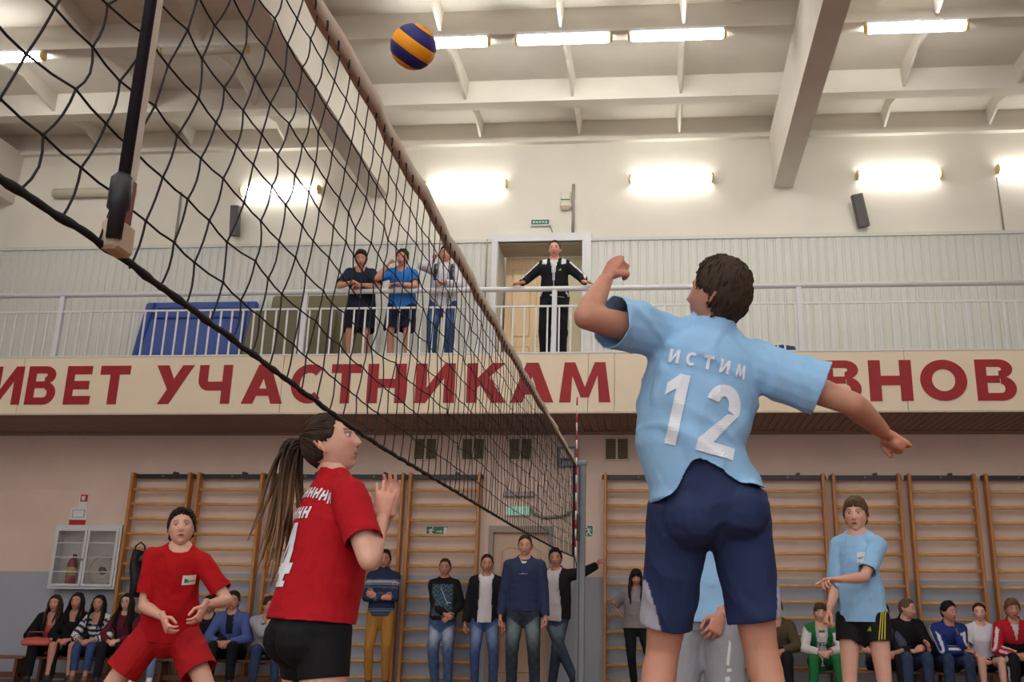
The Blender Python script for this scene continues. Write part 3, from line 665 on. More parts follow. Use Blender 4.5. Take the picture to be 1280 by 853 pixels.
def A(v): return np.array(v, float)
def nrm(v): v = A(v); return v / (np.linalg.norm(v) + 1e-12)
def frame(yaw, fwd=0, side=0):
    m = Matrix.Rotation(math.radians(yaw), 3, 'Z') @ Matrix.Rotation(math.radians(side), 3, 'Y') @ Matrix.Rotation(math.radians(fwd), 3, 'X')
    return A(m @ Vector((1, 0, 0))), A(m @ Vector((0, -1, 0))), A(m @ Vector((0, 0, 1)))
def ik(S, T, l1, l2, pole):
    S, T = A(S), A(T); d = T - S; L = np.linalg.norm(d); Lm = (l1 + l2) * .995
    if L > Lm: T = S + d / L * Lm; d = T - S; L = Lm
    n = d / L; a = (l1 * l1 - l2 * l2 + L * L) / (2 * L); h = math.sqrt(max(0, l1 * l1 - a * a))
    p = A(pole) - n * (A(pole) @ n); p = nrm(p)
    return S + n * a + p * h, T
def ringsec(mb, secs, n=18):
    """loft closed: secs = (center, ax, ay, rx, ry)"""
    a = np.linspace(0, 2 * PI, n, endpoint=False); V = []
    def ring(c, ax, ay, rx, ry): return c + np.cos(a)[:, None] * ax * rx + np.sin(a)[:, None] * ay * ry
    first, last = secs[0], secs[-1]
    d0 = nrm(first[0] - secs[1][0]); d1 = nrm(last[0] - secs[-2][0])
    V.append(ring(first[0] + d0 * min(first[3], first[4]) * .45, first[1], first[2], first[3] * .55, first[4] * .55))
    for s in secs: V.append(ring(*s))
    V.append(ring(last[0] + d1 * min(last[3], last[4]) * .45, last[1], last[2], last[3] * .55, last[4] * .55))
    k = len(V)
    F = [(i * n + j, i * n + (j + 1) % n, (i + 1) * n + (j + 1) % n, (i + 1) * n + j) for i in range(k - 1) for j in range(n)]
    F += [tuple(range(n - 1, -1, -1)), tuple((k - 1) * n + j for j in range(n))]
    # orient outward
    ax, ay = first[1], first[2]
    if np.cross(ax, ay) @ (secs[1][0] - first[0]) < 0: F = [f[::-1] for f in F]
    mb.add(np.concatenate(V), F)
def bone(mb, a, b, prof, ref, n=14):
    """prof: (t, rx, ry[, offset along ay])"""
    a, b = A(a), A(b); d = nrm(b - a); ax = np.cross(A(ref), d); ax = nrm(ax); ay = np.cross(d, ax)
    secs = []
    for p in prof:
        off = p[3] if len(p) > 3 else 0
        secs.append((a + (b - a) * p[0] + ay * off, ax, ay, p[1], p[2]))
    ringsec(mb, secs, n)
def ball_(mb, c, r, n=12):
    if np.ndim(r) == 0: r = (r, r, r)
    V = []; k = 7
    for i in range(1, k):
        ph = -PI / 2 + PI * i / k
        for j in range(n): V.append(A(c) + A((math.cos(ph) * math.cos(2 * PI * j / n) * r[0], math.cos(ph) * math.sin(2 * PI * j / n) * r[1], math.sin(ph) * r[2])))
    F = [(i * n + j, i * n + (j + 1) % n, (i + 1) * n + (j + 1) % n, (i + 1) * n + j) for i in range(k - 2) for j in range(n)]
    V += [A(c) - A((0, 0, r[2])), A(c) + A((0, 0, r[2]))]; m = (k - 1) * n
    F += [((j + 1) % n, j, m) for j in range(n)] + [((k - 2) * n + j, (k - 2) * n + (j + 1) % n, m + 1) for j in range(n)]
    mb.add(V, F)
def remesh(mb, voxel, smooth=6):
    me = mb.mesh('rm'); S2_ = bpy.data.scenes.new('remesh_scratch'); o = bpy.data.objects.new('remesh_scratch', me); S2_.collection.objects.link(o)
    m = o.modifiers.new('r', 'REMESH'); m.mode = 'VOXEL'; m.voxel_size = voxel; m.adaptivity = 0
    if smooth: s = o.modifiers.new('s', 'SMOOTH'); s.factor = .5; s.iterations = smooth
    S2_.view_layers[0].update(); dg = S2_.view_layers[0].depsgraph
    e = o.evaluated_get(dg); r = e.to_mesh()
    V = np.empty(len(r.vertices) * 3, np.float32); r.vertices.foreach_get('co', V); V = V.reshape(-1, 3).astype(float)
    N = np.empty(len(r.vertices) * 3, np.float32); r.vertices.foreach_get('normal', N); N = N.reshape(-1, 3).astype(float)
    lv = np.empty(len(r.loops), np.int32); r.loops.foreach_get('vertex_index', lv); ls = np.empty(len(r.polygons), np.int32); r.polygons.foreach_get('loop_start', ls)
    F = [tuple(x) for x in lv.reshape(-1, 4).tolist()] if len(lv) == 4 * len(ls) else [tuple(p.vertices) for p in r.polygons]
    e.to_mesh_clear(); bpy.data.objects.remove(o); bpy.data.scenes.remove(S2_); bpy.data.meshes.remove(me)
    return V, F, N
def segdist(V, pts):
    """distance to polyline, arc position, closest point"""
    best = np.full(len(V), 1e9); pos = np.zeros(len(V)); cp = np.zeros_like(V); acc = 0
    for a, b in zip(pts, pts[1:]):
        d = b - a; L = np.linalg.norm(d); t = np.clip(((V - a) @ d) / (L * L), 0, 1); c = a + t[:, None] * d; q = np.linalg.norm(V - c, axis=1)
        m = q < best; best[m] = q[m]; pos[m] = acc + t[m] * L; cp[m] = c[m]; acc += L
    return best, pos, cp
def folds(V, amp, freq, seed):
    r = np.random.default_rng(seed); out = np.zeros(len(V))
    for i in range(7):
        k = r.normal(size=3); k[2] *= .55; k = k / np.linalg.norm(k) * freq * r.uniform(.6, 1.9); k2 = r.normal(size=3) * freq * .45
        ph = V @ k + r.uniform(0, 6) + 1.6 * np.sin(V @ k2 + r.uniform(0, 6))
        out += (1 - np.abs(np.sin(ph * .5)) * 2) * r.uniform(.4, 1)
    return out / 3.2 * amp
def from_arrays(name, V, F, smooth=True, col=None):
    me = bpy.data.meshes.new(name); me.from_pydata(np.asarray(V).tolist(), [], [tuple(int(i) for i in f) for f in F])
    if smooth: me.polygons.foreach_set('use_smooth', [True] * len(me.polygons))
    if col is not None: setcol(me, col)
    me.update(); return me

def hand(mb, wrist, d, pn, side, s, curl=.35, spread=.12, thumb=.3, fingers=None):
    d = nrm(d); pn = A(pn) - d * (A(pn) @ d); pn = nrm(pn); w = np.cross(d, pn) * (1 if side < 0 else -1)
    W = A(wrist)
    ringsec(mb, [(W - d * .03 * s, w, pn, .027 * s, .021 * s), (W + d * .015 * s, w, pn, .029 * s, .018 * s), (W + d * .05 * s + w * .002, w, pn, .039 * s, .017 * s), (W + d * .085 * s, w, pn, .041 * s, .0145 * s), (W + d * .098 * s, w, pn, .036 * s, .011 * s)], 14)
    spec = [(.030, .088, .072, .0090), (.010, .093, .080, .0092), (-.0105, .088, .074, .0088), (-.029, .080, .058, .0078)]
    for i, (ow, k, L, r) in enumerate(spec):
        c = curl if fingers is None else fingers[i]
        p = W + d * (k - .012) * s + w * ow * s; dd = nrm(d + w * (ow / .03) * spread)
        pts = [p]; ang = 0
        for seg, am in ((.47, 84), (.29, 108), (.24, 75)):
            ang += math.radians(am) * c; p = p + (dd * math.cos(ang) + pn * math.sin(ang)) * L * seg * s; pts.append(p)
        mb.tube(pts, [r * s, r * .98 * s, r * .9 * s, r * .7 * s], 9)
    if fingers is None and curl > .8: ringsec(mb, [(W + d * .05 * s + pn * .016 * s + w * q * s, d, pn, .026 * s, .020 * s) for q in (-.03, -.01, .012, .028)], 10)
    p = W + d * .022 * s + w * .024 * s; t0 = nrm(d * .62 + w * (.85 - thumb * .5) + pn * (.25 + thumb * .7)); t1 = nrm(d * (.9 - .75 * thumb) + w * (.35 - thumb * 1.25) + pn * (.2 + thumb * .2))
    q = p + t0 * .05 * s; q2 = q + t1 * .032 * s; q3 = q2 + t1 * .022 * s
    mb.tube([p, p + t0 * .025 * s, q, q2, q3], [.0145 * s, .0125 * s, .0105 * s, .0100 * s, .0072 * s], 9)

def hsurf(th, ph, fem, extra=0.0, jaw=1.0):
    """head surface point (lateral, forward, up) for longitude / latitude arrays; metres for an adult head"""
    cp_, sp_ = np.cos(ph), np.sin(ph)
    a = .0765 * np.sin(th) * np.sign(cp_) * np.abs(cp_) ** .92; b = .0985 * np.cos(th) * cp_; c = .117 * np.sign(sp_) * np.abs(sp_) ** .96
    v = c / .117; u = a / .0765; fr = np.clip(np.cos(th), 0, 1); bk = np.clip(-np.cos(th), 0, 1)
    lo = np.clip(-v, 0, 1)
    a = a * (1 - (.26 + .06 * fem) * lo ** 1.5 * jaw); b = np.where(b < 0, b * (1 - .38 * lo ** 1.2), b * (1 - .04 * lo))
    b = b + .012 * fr * lo ** 2
    up = np.clip(v, 0, 1); b = np.where(b < 0, b * (1 + .04 * up), b * (1 - .06 * up ** 2))
    if extra is not None:
        g = lambda x, m, s: np.exp(-((x - m) / s) ** 2)
        F = fr ** .5 * (np.cos(th) > 0)
        nh = np.where(v > -.33, np.clip((.12 - v) / .45, 0, 1), np.clip((v + .46) / .13, 0, 1)); nh = nh ** 1.15
        b = b + F * (.0235 - .003 * fem) * nh * np.exp(-(u / (.10 + .12 * nh)) ** 2)
        b = b + F * .004 * g(v, -.36, .06) * g(np.abs(u), .17, .09)
        b = b - F * .011 * g(np.abs(u), .42, .2) * g(v, .0, .13)
        b = b + F * (.005 - .003 * fem) * g(v, .2, .09) * g(np.abs(u), .4, .35)
        b = b + F * .005 * g(np.abs(u), .62, .2) * g(v, -.22, .16)
        b = b + F * (.0065 * g(v, -.555, .045) + .007 * g(v, -.655, .05)) * g(u, 0, .27) - F * .004 * g(v, -.605, .022) * g(u, 0, .3)
        b = b - F * .005 * g(v, -.76, .06) * g(u, 0, .35) + F * .011 * g(v, -.92, .13) * g(u, 0, .33)
    return a, b, c
def smooth01(x): x = np.clip(x, 0, 1); return x * x * (3 - 2 * x)

def make_head(root_parts, Hc, fr, s, skin, hair, fem, near, rng):
    """returns head verts/faces/cols in person space; adds eye and hair children later"""
    hl, hf, hu = fr
    nt, npv = (72, 56) if near else (44, 38)
    th = np.linspace(-PI, PI, nt, endpoint=False); th = th - .45 * np.sin(th) * .9; ph = np.linspace(-PI / 2, PI / 2, npv)[1:-1]
    TH, PH = np.meshgrid(th, ph); a, b, c = hsurf(TH, PH, fem)
    u = a / .0765; v = c / .117; front = np.cos(TH) > .1
    C = np.tile(A(skin), (a.size, 1)).reshape(a.shape + (3,))
    def paint(m, col, k=1.0): C[m] = C[m] * (1 - k) + A(col) * k
    hc = A(hair.get('brow', hair['col'])) * .8
    paint(front & (np.abs(u) < .75) & (v < -.1) & (v > -.5) & (np.abs(u) > .3), A(skin) * A((1.02, .86, .84)), .5)
    paint(front & (np.abs(u) < .30 - np.abs(v + .6) * 1.2) & (v < -.515) & (v > -.70), A(skin) * A((.80, .52, .52)), .8)
    paint(front & (np.abs(u) < .27) & (np.abs(v + .603) < .02), A(skin) * .28, .8)
    if hair.get('open'): paint(front & (np.abs(u) < .14) & (np.abs(v + .61) < .045), A(skin) * .12, .95)
    paint(front & (np.abs(u) > .17) & (np.abs(u) < .68) & (np.abs(v - .205 + .09 * (np.abs(u) - .42) ** 2) < (.038 if not fem else .028)), hc, .85)
    paint(front & (np.abs(np.abs(u) - .42) < .24) & (np.abs(v - .075) < .022), A(skin) * .25, .75)
    paint(front & (np.abs(np.abs(u) - .42) < .2) & (np.abs(v + .07) < .018), A(skin) * .55, .6)
    paint(front & (np.abs(np.abs(u) - .09) < .05) & (np.abs(v + .43) < .02), A(skin) * .25, .8)
    if hair.get('stubble'): paint(front & (v < -.48) & ~((np.abs(u) < .25) & (v > -.7)), A(skin) * A((.72, .70, .70)), .6)
    P = lambda a, b, c: Hc + (a.reshape(-1, 1) * hl + b.reshape(-1, 1) * hf + c.reshape(-1, 1) * hu) * s
    V = P(a, b, c); rows = len(ph)
    F = [(i * nt + j, i * nt + (j + 1) % nt, (i + 1) * nt + (j + 1) % nt, (i + 1) * nt + j) for i in range(rows - 1) for j in range(nt)]
    F = [f[::-1] for f in F]
    V = np.concatenate([V, [Hc - hu * .117 * s, Hc + hu * .117 * s]]); m = rows * nt
    F += [(j, (j + 1) % nt, m) for j in range(nt)] + [((rows - 1) * nt + (j + 1) % nt, (rows - 1) * nt + j, m + 1) for j in range(nt)]
    cols = np.concatenate([C.reshape(-1, 3), [skin, skin]])
    # ears: C-shaped shells
    mb = MB()
    for sd in (-1, 1):
        e0 = Hc + (hl * sd * .0745 + hf * -.008 + hu * -.012) * s; out = nrm(hl * sd * .75 - hf * .6); upd = nrm(hu - hf * .15); fw = nrm(np.cross(out, upd))
        ang = np.linspace(-2.3, 2.2, 11)
        pts = [e0 + (upd * .030 * math.cos(t * .82) + out * .008 + nrm(hf * -1) * .017 * (math.cos(t * .5) ** 1) + out * .006) * s for t in ang]
        mb.tube(pts, [.004 * s] + [.0048 * s] * 9 + [.006 * s], 7)
        ringsec(mb, [(e0 + upd * q * .001 * s - hf * .004 * s + out * (.005 + .004 * (1 - abs(q) / 30)) * s, nrm(out * .8 - hf * .6), nrm(out * .6 + hf * .8), (.013 - abs(q) * .0003) * s, .004 * s) for q in (-26, -14, 0, 14, 25)], 8)
    EV = np.concatenate(mb.v); EF = [tuple(i + len(V) for i in f) for f in mb.f]
    V = np.concatenate([V, EV]); F += EF; cols = np.concatenate([cols, np.tile(A(skin) * A((1.02, .84, .80)), (len(EV), 1))])
    return V, F, cols

def make_hair(Hc, fr, s, hair, fem, near, rng, chest_pts=None):
    hl, hf, hu = fr; st = hair['style']
    nt, npv = (96, 60) if near else (52, 34)
    th = np.linspace(-PI, PI, nt, endpoint=False); ph = np.linspace(-PI / 2, PI / 2, npv)[1:-1]
    TH, PH = np.meshgrid(th, ph); a, b, c = hsurf(TH, PH, fem, None); v = c / .117; at = np.abs(TH)
    fl = hair.get('front', .66)
    # hairline height as a function of longitude
    line = np.interp(at, [0, .5, .95, 1.25, 1.5, 1.62, 1.9, 2.3, PI], [fl, fl - .02, fl - .22, .08, -.02, .02, -.42, hair.get('nape', -.62), hair.get('nape', -.62) - .05])
    line = line + .05 * np.sin(TH * 13 + 2) * np.cos(TH * 5) + .03 * np.sin(TH * 29)
    m = smooth01((v - line) / .16 + .1)
    top = hair.get('top', .020); side = hair.get('side', .009)
    T = side + (top - side) * smooth01((v - .1) / .75)
    T = T + hair.get('fringe', 0) * np.exp(-(TH / .9) ** 2) * np.exp(-((v - fl - .12) / .25) ** 2)
    nz = np.sin(TH * 23 + 5 * np.sin(PH * 9 + TH * 3)) * .5 + np.sin(TH * 41 + PH * 13) * .3 + np.sin(TH * 11 - PH * 17) * .35
    T = T * (1 + hair.get('rough', .10) * nz)
    r = np.sqrt(a * a + b * b + c * c); k = (r + T * m - .005 * (1 - m)) / r
    V = Hc + ((a * k).reshape(-1, 1) * hl + (b * k).reshape(-1, 1) * hf + (c * k).reshape(-1, 1) * hu) * s
    rows = len(ph); keep = m > .01; F = []
    for i in range(rows - 1):
        for j in range(nt):
            j2 = (j + 1) % nt
            if keep[i, j] or keep[i, j2] or keep[i + 1, j] or keep[i + 1, j2]: F.append((i * nt + j, (i + 1) * nt + j, (i + 1) * nt + j2, i * nt + j2))
    V = np.concatenate([V, [Hc + hu * (.117 + top) * s]]); F += [((rows - 1) * nt + (j + 1) % nt, (rows - 1) * nt + j, rows * nt) for j in range(nt)]
    base = A(hair['col']); vv = 1 + .22 * np.concatenate([nz.ravel(), [0]])
    cols = base * np.clip(vv, .5, 1.6)[:, None]
    mb = MB(); lock = []
    linef = lambda t: float(np.interp(abs(t), [0, .5, .95, 1.25, 1.5, 1.62, 1.9, 2.3, PI], [fl, fl - .02, fl - .22, .08, -.02, .02, -.42, hair.get('nape', -.62), hair.get('nape', -.62) - .05]))
    def scalp(t, p, lift):
        A_, B_, C_ = hsurf(A([t]), A([p]), fem, None); q = A([A_[0], B_[0], C_[0]]); vv_ = C_[0] / .117
        tk = side + (top - side) * float(smooth01(A((vv_ - .1) / .75))); q = q * (1 + tk * lift / np.linalg.norm(q)); return Hc + (hl * q[0] + hf * q[1] + hu * q[2]) * s
    nl_ = (330 if near else 110); pulled = st in ('pony', 'lowpony', 'bun')
    for k2 in range(nl_):
        t0 = rng.uniform(-PI, PI); lo_ = math.asin(max(-.95, min(.95, linef(t0)))); fr_ = hair.get('fringe', 0)
        if pulled:
            p0 = lo_ + rng.uniform(0, .25) if rng.random() < .6 else rng.uniform(lo_, 1.4); te = math.copysign(PI, t0) ; pe = .42 if st == 'pony' else -.1
            path = [(t0 + (te - t0) * q ** .9, p0 + (pe - p0) * q + .25 * math.sin(q * PI) * (1 if p0 < .6 else .3)) for q in np.linspace(0, 1, 8)]
        else:
            p0 = rng.uniform(lo_ + .02, 1.45); L = rng.uniform(.25, .5) * (.6 + 40 * (top if p0 > .5 else side) * .5)
            if abs(t0) < .9 and fr_ <= .007: path = [(t0 + L * .7 * q * hair.get('part', 1), p0 - L * .12 * q) for q in np.linspace(0, 1, 5)]
            else:
                dn = L * (1 + (fr_ * 30 if abs(t0) < .9 else 0)); dn = min(dn, max(.1, p0 - lo_ + .10)); path = [(t0 + rng.uniform(-.1, .1) * q, p0 - dn * q) for q in np.linspace(0, 1, 5)]
        lf = rng.uniform(.75, 1.12); k3 = len(path)
        pts = [scalp(t, p, lf * (.55 + .55 * math.sin(PI * min(1, i / (k3 - 1) + .12)))) for i, (t, p) in enumerate(path)]
        w0 = (.0042 if near else .0065) * rng.uniform(.7, 1.2) * s
        mb.tube(pts, [w0 * (.5 + .8 * math.sin(PI * (.15 + .8 * i / (k3 - 1)))) for i in range(k3)], 5, col=base * rng.uniform(.65, 1.4), flat=.6)
    if st == 'long':
        for sd in (-1, 1):
            for k2 in range(16 if near else 11):
                q = k2 / 10; t0 = sd * (1.05 + 1.7 * min(q, 1) + rng.uniform(-.1, .1)); p0 = rng.uniform(.15, .55)
                A_, B_, C_ = hsurf(A([t0]), A([p0]), fem, None); rr = 1.12
                st0 = Hc + (A_[0] * rr * hl + B_[0] * rr * hf + C_[0] * rr * hu) * s
                A1, B1, C1 = hsurf(A([t0]), A([-.35]), fem, None); kk = 1.28 + rng.uniform(0, .12)
                mid = Hc + (A1[0] * kk * hl + B1[0] * kk * hf - .055 * hu) * s
                L = hair.get('len', .3) * rng.uniform(.85, 1.12)
                endp = mid + (A([0, 0, -L]) + hl * sd * rng.uniform(-.02, .03) + hf * (.07 * max(0, math.cos(t0)) + (.05 if q < .5 else -.01)))
                mb.tube([st0, st0 * .4 + mid * .6 + hl * sd * .006, mid, mid * .6 + endp * .4 + hl * sd * .012, mid * .2 + endp * .8, endp],
                        [.012 * s, .02 * s, .021 * s, .02 * s, .015 * s, .003 * s], 8, col=base * rng.uniform(.7, 1.35), flat=.65)
    if st in ('pony', 'bun', 'lowpony'):
        up_ = .05 if st == 'pony' else (-.03 if st == 'lowpony' else .03); t = Hc + (hf * -.118 + hu * up_) * s
        if st == 'pony':
            dvec = hair.get('dir', A([0, 0, -1])); L = hair.get('len', .4)
            for k2 in range(46):
                off = rng.normal(size=3) * .016 * s; ln = L * rng.uniform(.6, 1.08); sp_ = rng.normal(size=3) * hair.get('spread', .016); sp_[2] *= .3
                p1 = t - hf * .022 * s + off + hu * .006; p2 = p1 - hf * .008 + dvec * ln * .35 + sp_ * .8; p3 = p1 + dvec * ln * .7 + sp_ * 1.5 ; p4 = p1 + dvec * ln + sp_ * 2.0 + A(hair.get('sweep', (0, 0, 0)))
                fade = base * rng.uniform(.75, 1.25); tip = np.minimum(1, A(hair.get('tip', base)) * rng.uniform(.75, 1.2))
                Pt = [t + off * .4 + hf * .02 * s, p1, p2, p3, p4]
                tt = np.linspace(0, 4, 13); Pi = np.array([[np.interp(q, range(5), [p[z] for p in Pt]) for z in range(3)] for q in tt])
                for _ in range(2): Pi[1:-1] = (Pi[:-2] + 2 * Pi[1:-1] + Pi[2:]) / 4
                cc = np.repeat(np.array([fade + (tip - fade) * smooth01((q - 1.2) / 2.2) for q in tt]), 7, 0)
                mb.tube(Pi, [.010 * s * (1 - .8 * smooth01((q - 2.2) / 1.8)) for q in tt], 7, col=cc, flat=.7)
        else:
            for k2 in range(14): mb.tube([t + rng.normal(size=3) * .012, t - hf * .03 + rng.normal(size=3) * .02, t - hf * .03 - hu * (.04 if st == 'bun' else .16) + rng.normal(size=3) * .016], [.012, .018, .006], 7, col=base * rng.uniform(.75, 1.25))
    if mb.n:
        F += [tuple(i + len(V) for i in f) for f in mb.f]; V = np.concatenate([V] + mb.v); cols = np.concatenate([cols] + mb.cols)
    return V, F, cols

SKIN = A(lin((214, 160, 138))); SKIN2 = A(lin((196, 142, 120))); SKIN3 = A(lin((222, 172, 152)))
def hairspec(col, style='short', **k): return dict(col=A(lin(col)), style=style, **k)

class Person:
    pass

def person(label, loc, H=1.78, yaw=0, hip=None, pel=(0, 0), chest=(0, 0, 0), head=(0, 0, 0), arms=None, legs=None, tops=(), bottom=None, shoes=(40, 40, 44), hair=None,
           skin=SKIN, fem=0, girth=1.0, near=False, group=None, voxel=None, seed=1, extras=None, shrug=(0, 0), world_targets=True, neck_long=0.0, waist_shift=(0, 0, 0), chestw=1.0, hipw=1.0, headk=1.0):
    """one person; all shapes are made in the person's own space (root at the floor under the hips)"""
    rng = np.random.default_rng(seed); s = H / 1.78; G = girth * s
    vx = voxel or (.008 if near else .0125)
    R = tag(empty('person', loc), label, 'person', group); L0 = A(loc)
    hip = hip if hip is not None else .53 * H
    Pl, Pf, Pu = frame(yaw, *pel); Cl, Cf, Cu = frame(yaw + chest[2], chest[0], chest[1]); Yl, Yf, Yu = frame(yaw)
    P = A([0, 0, hip]); Wt = P + Pu * .19 * s + Yl * waist_shift[0] + Yf * waist_shift[1]; N = Wt + Cu * .345 * s
    B = lambda t: Yl * t[0] + Yf * t[1] + A([0, 0, t[2]])      # body frame (left, fwd, up from floor)
    def tgt(t): return A(t[1:]) - L0 if t[0] == 'w' else B(t)
    shw = (.160 - .014 * fem) * s * chestw; hpw = (.088 + .006 * fem) * s
    J = {}
    for i, sd in enumerate((1, -1)):      # 1 = left
        nm = 'l' if sd > 0 else 'r'
        S = N - Cu * (.066 - shrug[i]) * s + Cl * sd * (shw - shrug[i] * .25)
        a = (arms or {}).get(nm, {})
        T = tgt(a.get('t', (sd * .24, .03, .50 * H))); pole = B(a.get('pole', (sd * .5, -1, -.1))) if 'el' not in a else tgt(a['el']) - S
        E, Wr = ik(S, T, .300 * s, .262 * s, pole)
        hd = B(a['dir']) if 'dir' in a else (A(a['wdir']) if 'wdir' in a else Wr - E)
        pn = B(a['palm']) if 'palm' in a else (A(a['wpalm']) if 'wpalm' in a else -Yl * sd)
        J[nm] = (S, E, Wr, nrm(hd), pn, a)
        g = (legs or {}).get(nm, {})
        hj = P + Pl * sd * hpw - Pu * .01 * s
        Ta = tgt(g.get('t', (sd * .11, .0, .08 * s)))
        K, An = ik(hj, Ta, .437 * s, .435 * s, B(g.get('pole', (sd * .15, 1, 0))) if 'kn' not in g else tgt(g['kn']) - hj)
        ft = B(g.get('foot', (sd * .25, 1, -.0))); J[nm + 'g'] = (hj, K, An, nrm(ft))
    # ---- torso sections
    def spine(d):
        d = d * s
        if d < .19 * s: c = P + Pu * d * 1.0 + (Wt - P - Pu * .19 * s) * max(0, d / (.19 * s))
        else: c = Wt + Cu * (d - .19 * s)
        k = float(smooth01(A((d / s - .06) / .26))); return c, nrm(Pl * (1 - k) + Cl * k), nrm(Pf * (1 - k) + Cf * k), nrm(Pu * (1 - k) + Cu * k)
    prof = [(-.10, .085, .075, 0), (-.06, .155, .112, -.008), (0.0, .172, .122, -.012), (.08, .162, .112, -.006), (.18, .142, .1, 0), (.29, .152, .108, .006), (.39, .163, .116, .008), (.46, .155, .105, 0), (.51, .115, .082, -.006), (.545, .068, .066, -.006)]
    if fem: prof = [(-.10, .085, .075, 0), (-.06, .16, .112, -.012), (0.0, .178, .122, -.018), (.08, .155, .108, -.01), (.18, .123, .09, 0), (.27, .135, .1, .008), (.35, .144, .118, .016), (.42, .140, .105, .01), (.50, .10, .075, -.004), (.54, .056, .056, -.004)]
    def bodyr(d):
        q = [p[0] for p in prof]; return tuple(np.interp(d, q, [p[i] for p in prof]) for i in (1, 2, 3))
    def widen(d, rx): return rx * (hipw + (chestw - hipw) * float(smooth01(A((d - .0) / .3))))
    body = MB()
    secs = []
    for d, rx, ry, of in prof:
        c, l, f, u = spine(d); secs.append((c + f * of * s, l, f, widen(d, rx) * G * .97, ry * G * .95))
    ringsec(body, secs, 24)
    for sd in (1, -1): ball_(body, P + Pl * sd * .075 * s - Pf * .055 * s - Pu * .03 * s, .088 * G)
    hl, hf, hu = frame(yaw + head[0], -head[1], head[2]); hs = (.45 + .55 * s) * (.96 if fem else 1.0) * headk
    Hc = N + Cu * (.042 + neck_long) * s + (hu * .112 + hf * .012) * hs
    nr = .049 if fem else .056
    bone(body, N - Cu * .05 * s, Hc - hu * .045 * hs - hf * .018 * hs, [(0, nr * 1.15, nr * 1.15), (.5, nr, nr * 1.02), (1, nr * .95, nr * .98)], Cl)
    am = girth * s * (.86 if fem else 1.0)
    for nm, sd in (('l', 1), ('r', -1)):
        S, E, Wr, hd, pn, a = J[nm]
        bone(body, N - Cu * .03 * s + Cl * sd * .03 * s, S - Cl * sd * .01, [(0, .05 * s, .05 * s), (.5, .052 * s, .052 * s), (1, .054 * s, .056 * s)], Cf)
        bone(body, N + Cu * .045 * s + Cl * sd * .012 * s - Cf * .012 * s, S - Cl * sd * .02 * s + Cu * .012 * s, [(0, .034 * s, .03 * s), (.5, .034 * s, .036 * s), (1, .03 * s, .036 * s)], Cf)
        ball_(body, S, .058 * am)
        bone(body, S, E, [(0, .056 * am, .058 * am), (.3, .051 * am, .055 * am), (.65, .046 * am, .048 * am), (1, .040 * am, .042 * am)], Cf)
        ball_(body, E, .041 * am)
        bone(body, E, Wr, [(0, .041 * am, .041 * am), (.25, .044 * am, .042 * am), (.6, .036 * am, .034 * am), (1, .027 * am, .024 * am)], np.cross(hd, pn))
        hj, K, An, ft = J[nm + 'g']; lg = girth * s
        sh = A(ft)
        bone(body, hj + Pu * .02, K, [(0, .086 * lg, .092 * lg), (.25, .082 * lg, .088 * lg), (.6, .068 * lg, .072 * lg), (1, .053 * lg, .055 * lg)], np.cross(sh, (0, 0, 1)) if abs(sh[2]) < .9 else Yl)
        ball_(body, K + nrm(ft * .3 + Yf) * .004, .056 * lg)
        back = -nrm(ft) * .012 * s
        bone(body, K, An, [(0, .052 * lg, .054 * lg), (.18, .053 * lg, .058 * lg)], Yl)
        d_ = An - K
        ringsec(body, [(K + d_ * t + back * o, Yl, Yf if abs(nrm(d_) @ Yf) < .8 else Yu, r1 * lg, r2 * lg) for t, r1, r2, o in ((0, .052, .052, 0), (.15, .053, .056, .6), (.33, .053, .058, 1), (.6, .042, .046, .7), (.85, .034, .036, 0), (1, .034, .036, 0))], 14)
        z0 = An - A([0, 0, .04 * s])
        ringsec(body, [(z0 - ft * .05 * s, nrm(np.cross(ft, (0, 0, 1))), A([0, 0, 1.]), .028 * s, .028 * s), (z0 + ft * .05 * s, nrm(np.cross(ft, (0, 0, 1))), A([0, 0, 1.]), .036 * s, .03 * s), (z0 + ft * .14 * s - A([0, 0, .01]), nrm(np.cross(ft, (0, 0, 1))), A([0, 0, 1.]), .042 * s, .02 * s)], 12)
    V, F, _ = remesh(body, vx, 5)
    cols = np.tile(A(skin), (len(V), 1))
    parts = [(V, F, cols)]
    for nm, sd in (('l', 1), ('r', -1)):
        S, E, Wr, hd, pn, a = J[nm]; hm = MB(); hsz = s * (.9 if fem else 1.0)
        hand(hm, Wr, hd, pn, sd, hsz, a.get('curl', .35), a.get('spread', .1), a.get('thumb', .3), a.get('fingers'))
        hv, hfc, _ = remesh(hm, .0034 if near else .0042, 3)
        parts.append((hv, hfc, np.tile(A(skin) * A((1.03, .93, .92)), (len(hv), 1))))
    hair = hair or hairspec((50, 38, 30))
    parts.append(make_head(None, Hc, (hl, hf, hu), hs, skin, hair, fem, near, rng))
    n = 0; VV, FF, CC = [], [], []
    for v, f, c in parts: VV.append(v); FF += [tuple(i + n for i in q) for q in f]; CC.append(c); n += len(v)
    bo = link('body', from_arrays('body', np.concatenate(VV), FF, True, np.concatenate(CC)), M_skin, R)
    # eyes
    for sd in (1, -1):
        av, bv, cv = hsurf(A([sd * .335]), A([0.0]), fem); e = Hc + (hl * sd * .0315 + hf * (bv[0] - .0075) + hu * .001) * hs
        mb = MB(); ball_(mb, e, .0118 * hs, 20); v = np.concatenate(mb.v); dirn = (v - e) / (.0118 * hs); gz = nrm(hf + hu * head[3] if len(head) > 3 else hf)
        dt = dirn @ gz; lid = dirn @ hu; cc = np.where((dt > .80)[:, None], A((.045, .03, .022)), A((.55, .50, .47))); cc = np.where(((lid > .36) | (lid < -.48))[:, None], A(skin) * .8, cc)
        link('eye', from_arrays('eye', v, mb.f, True, cc), M_eye, R)
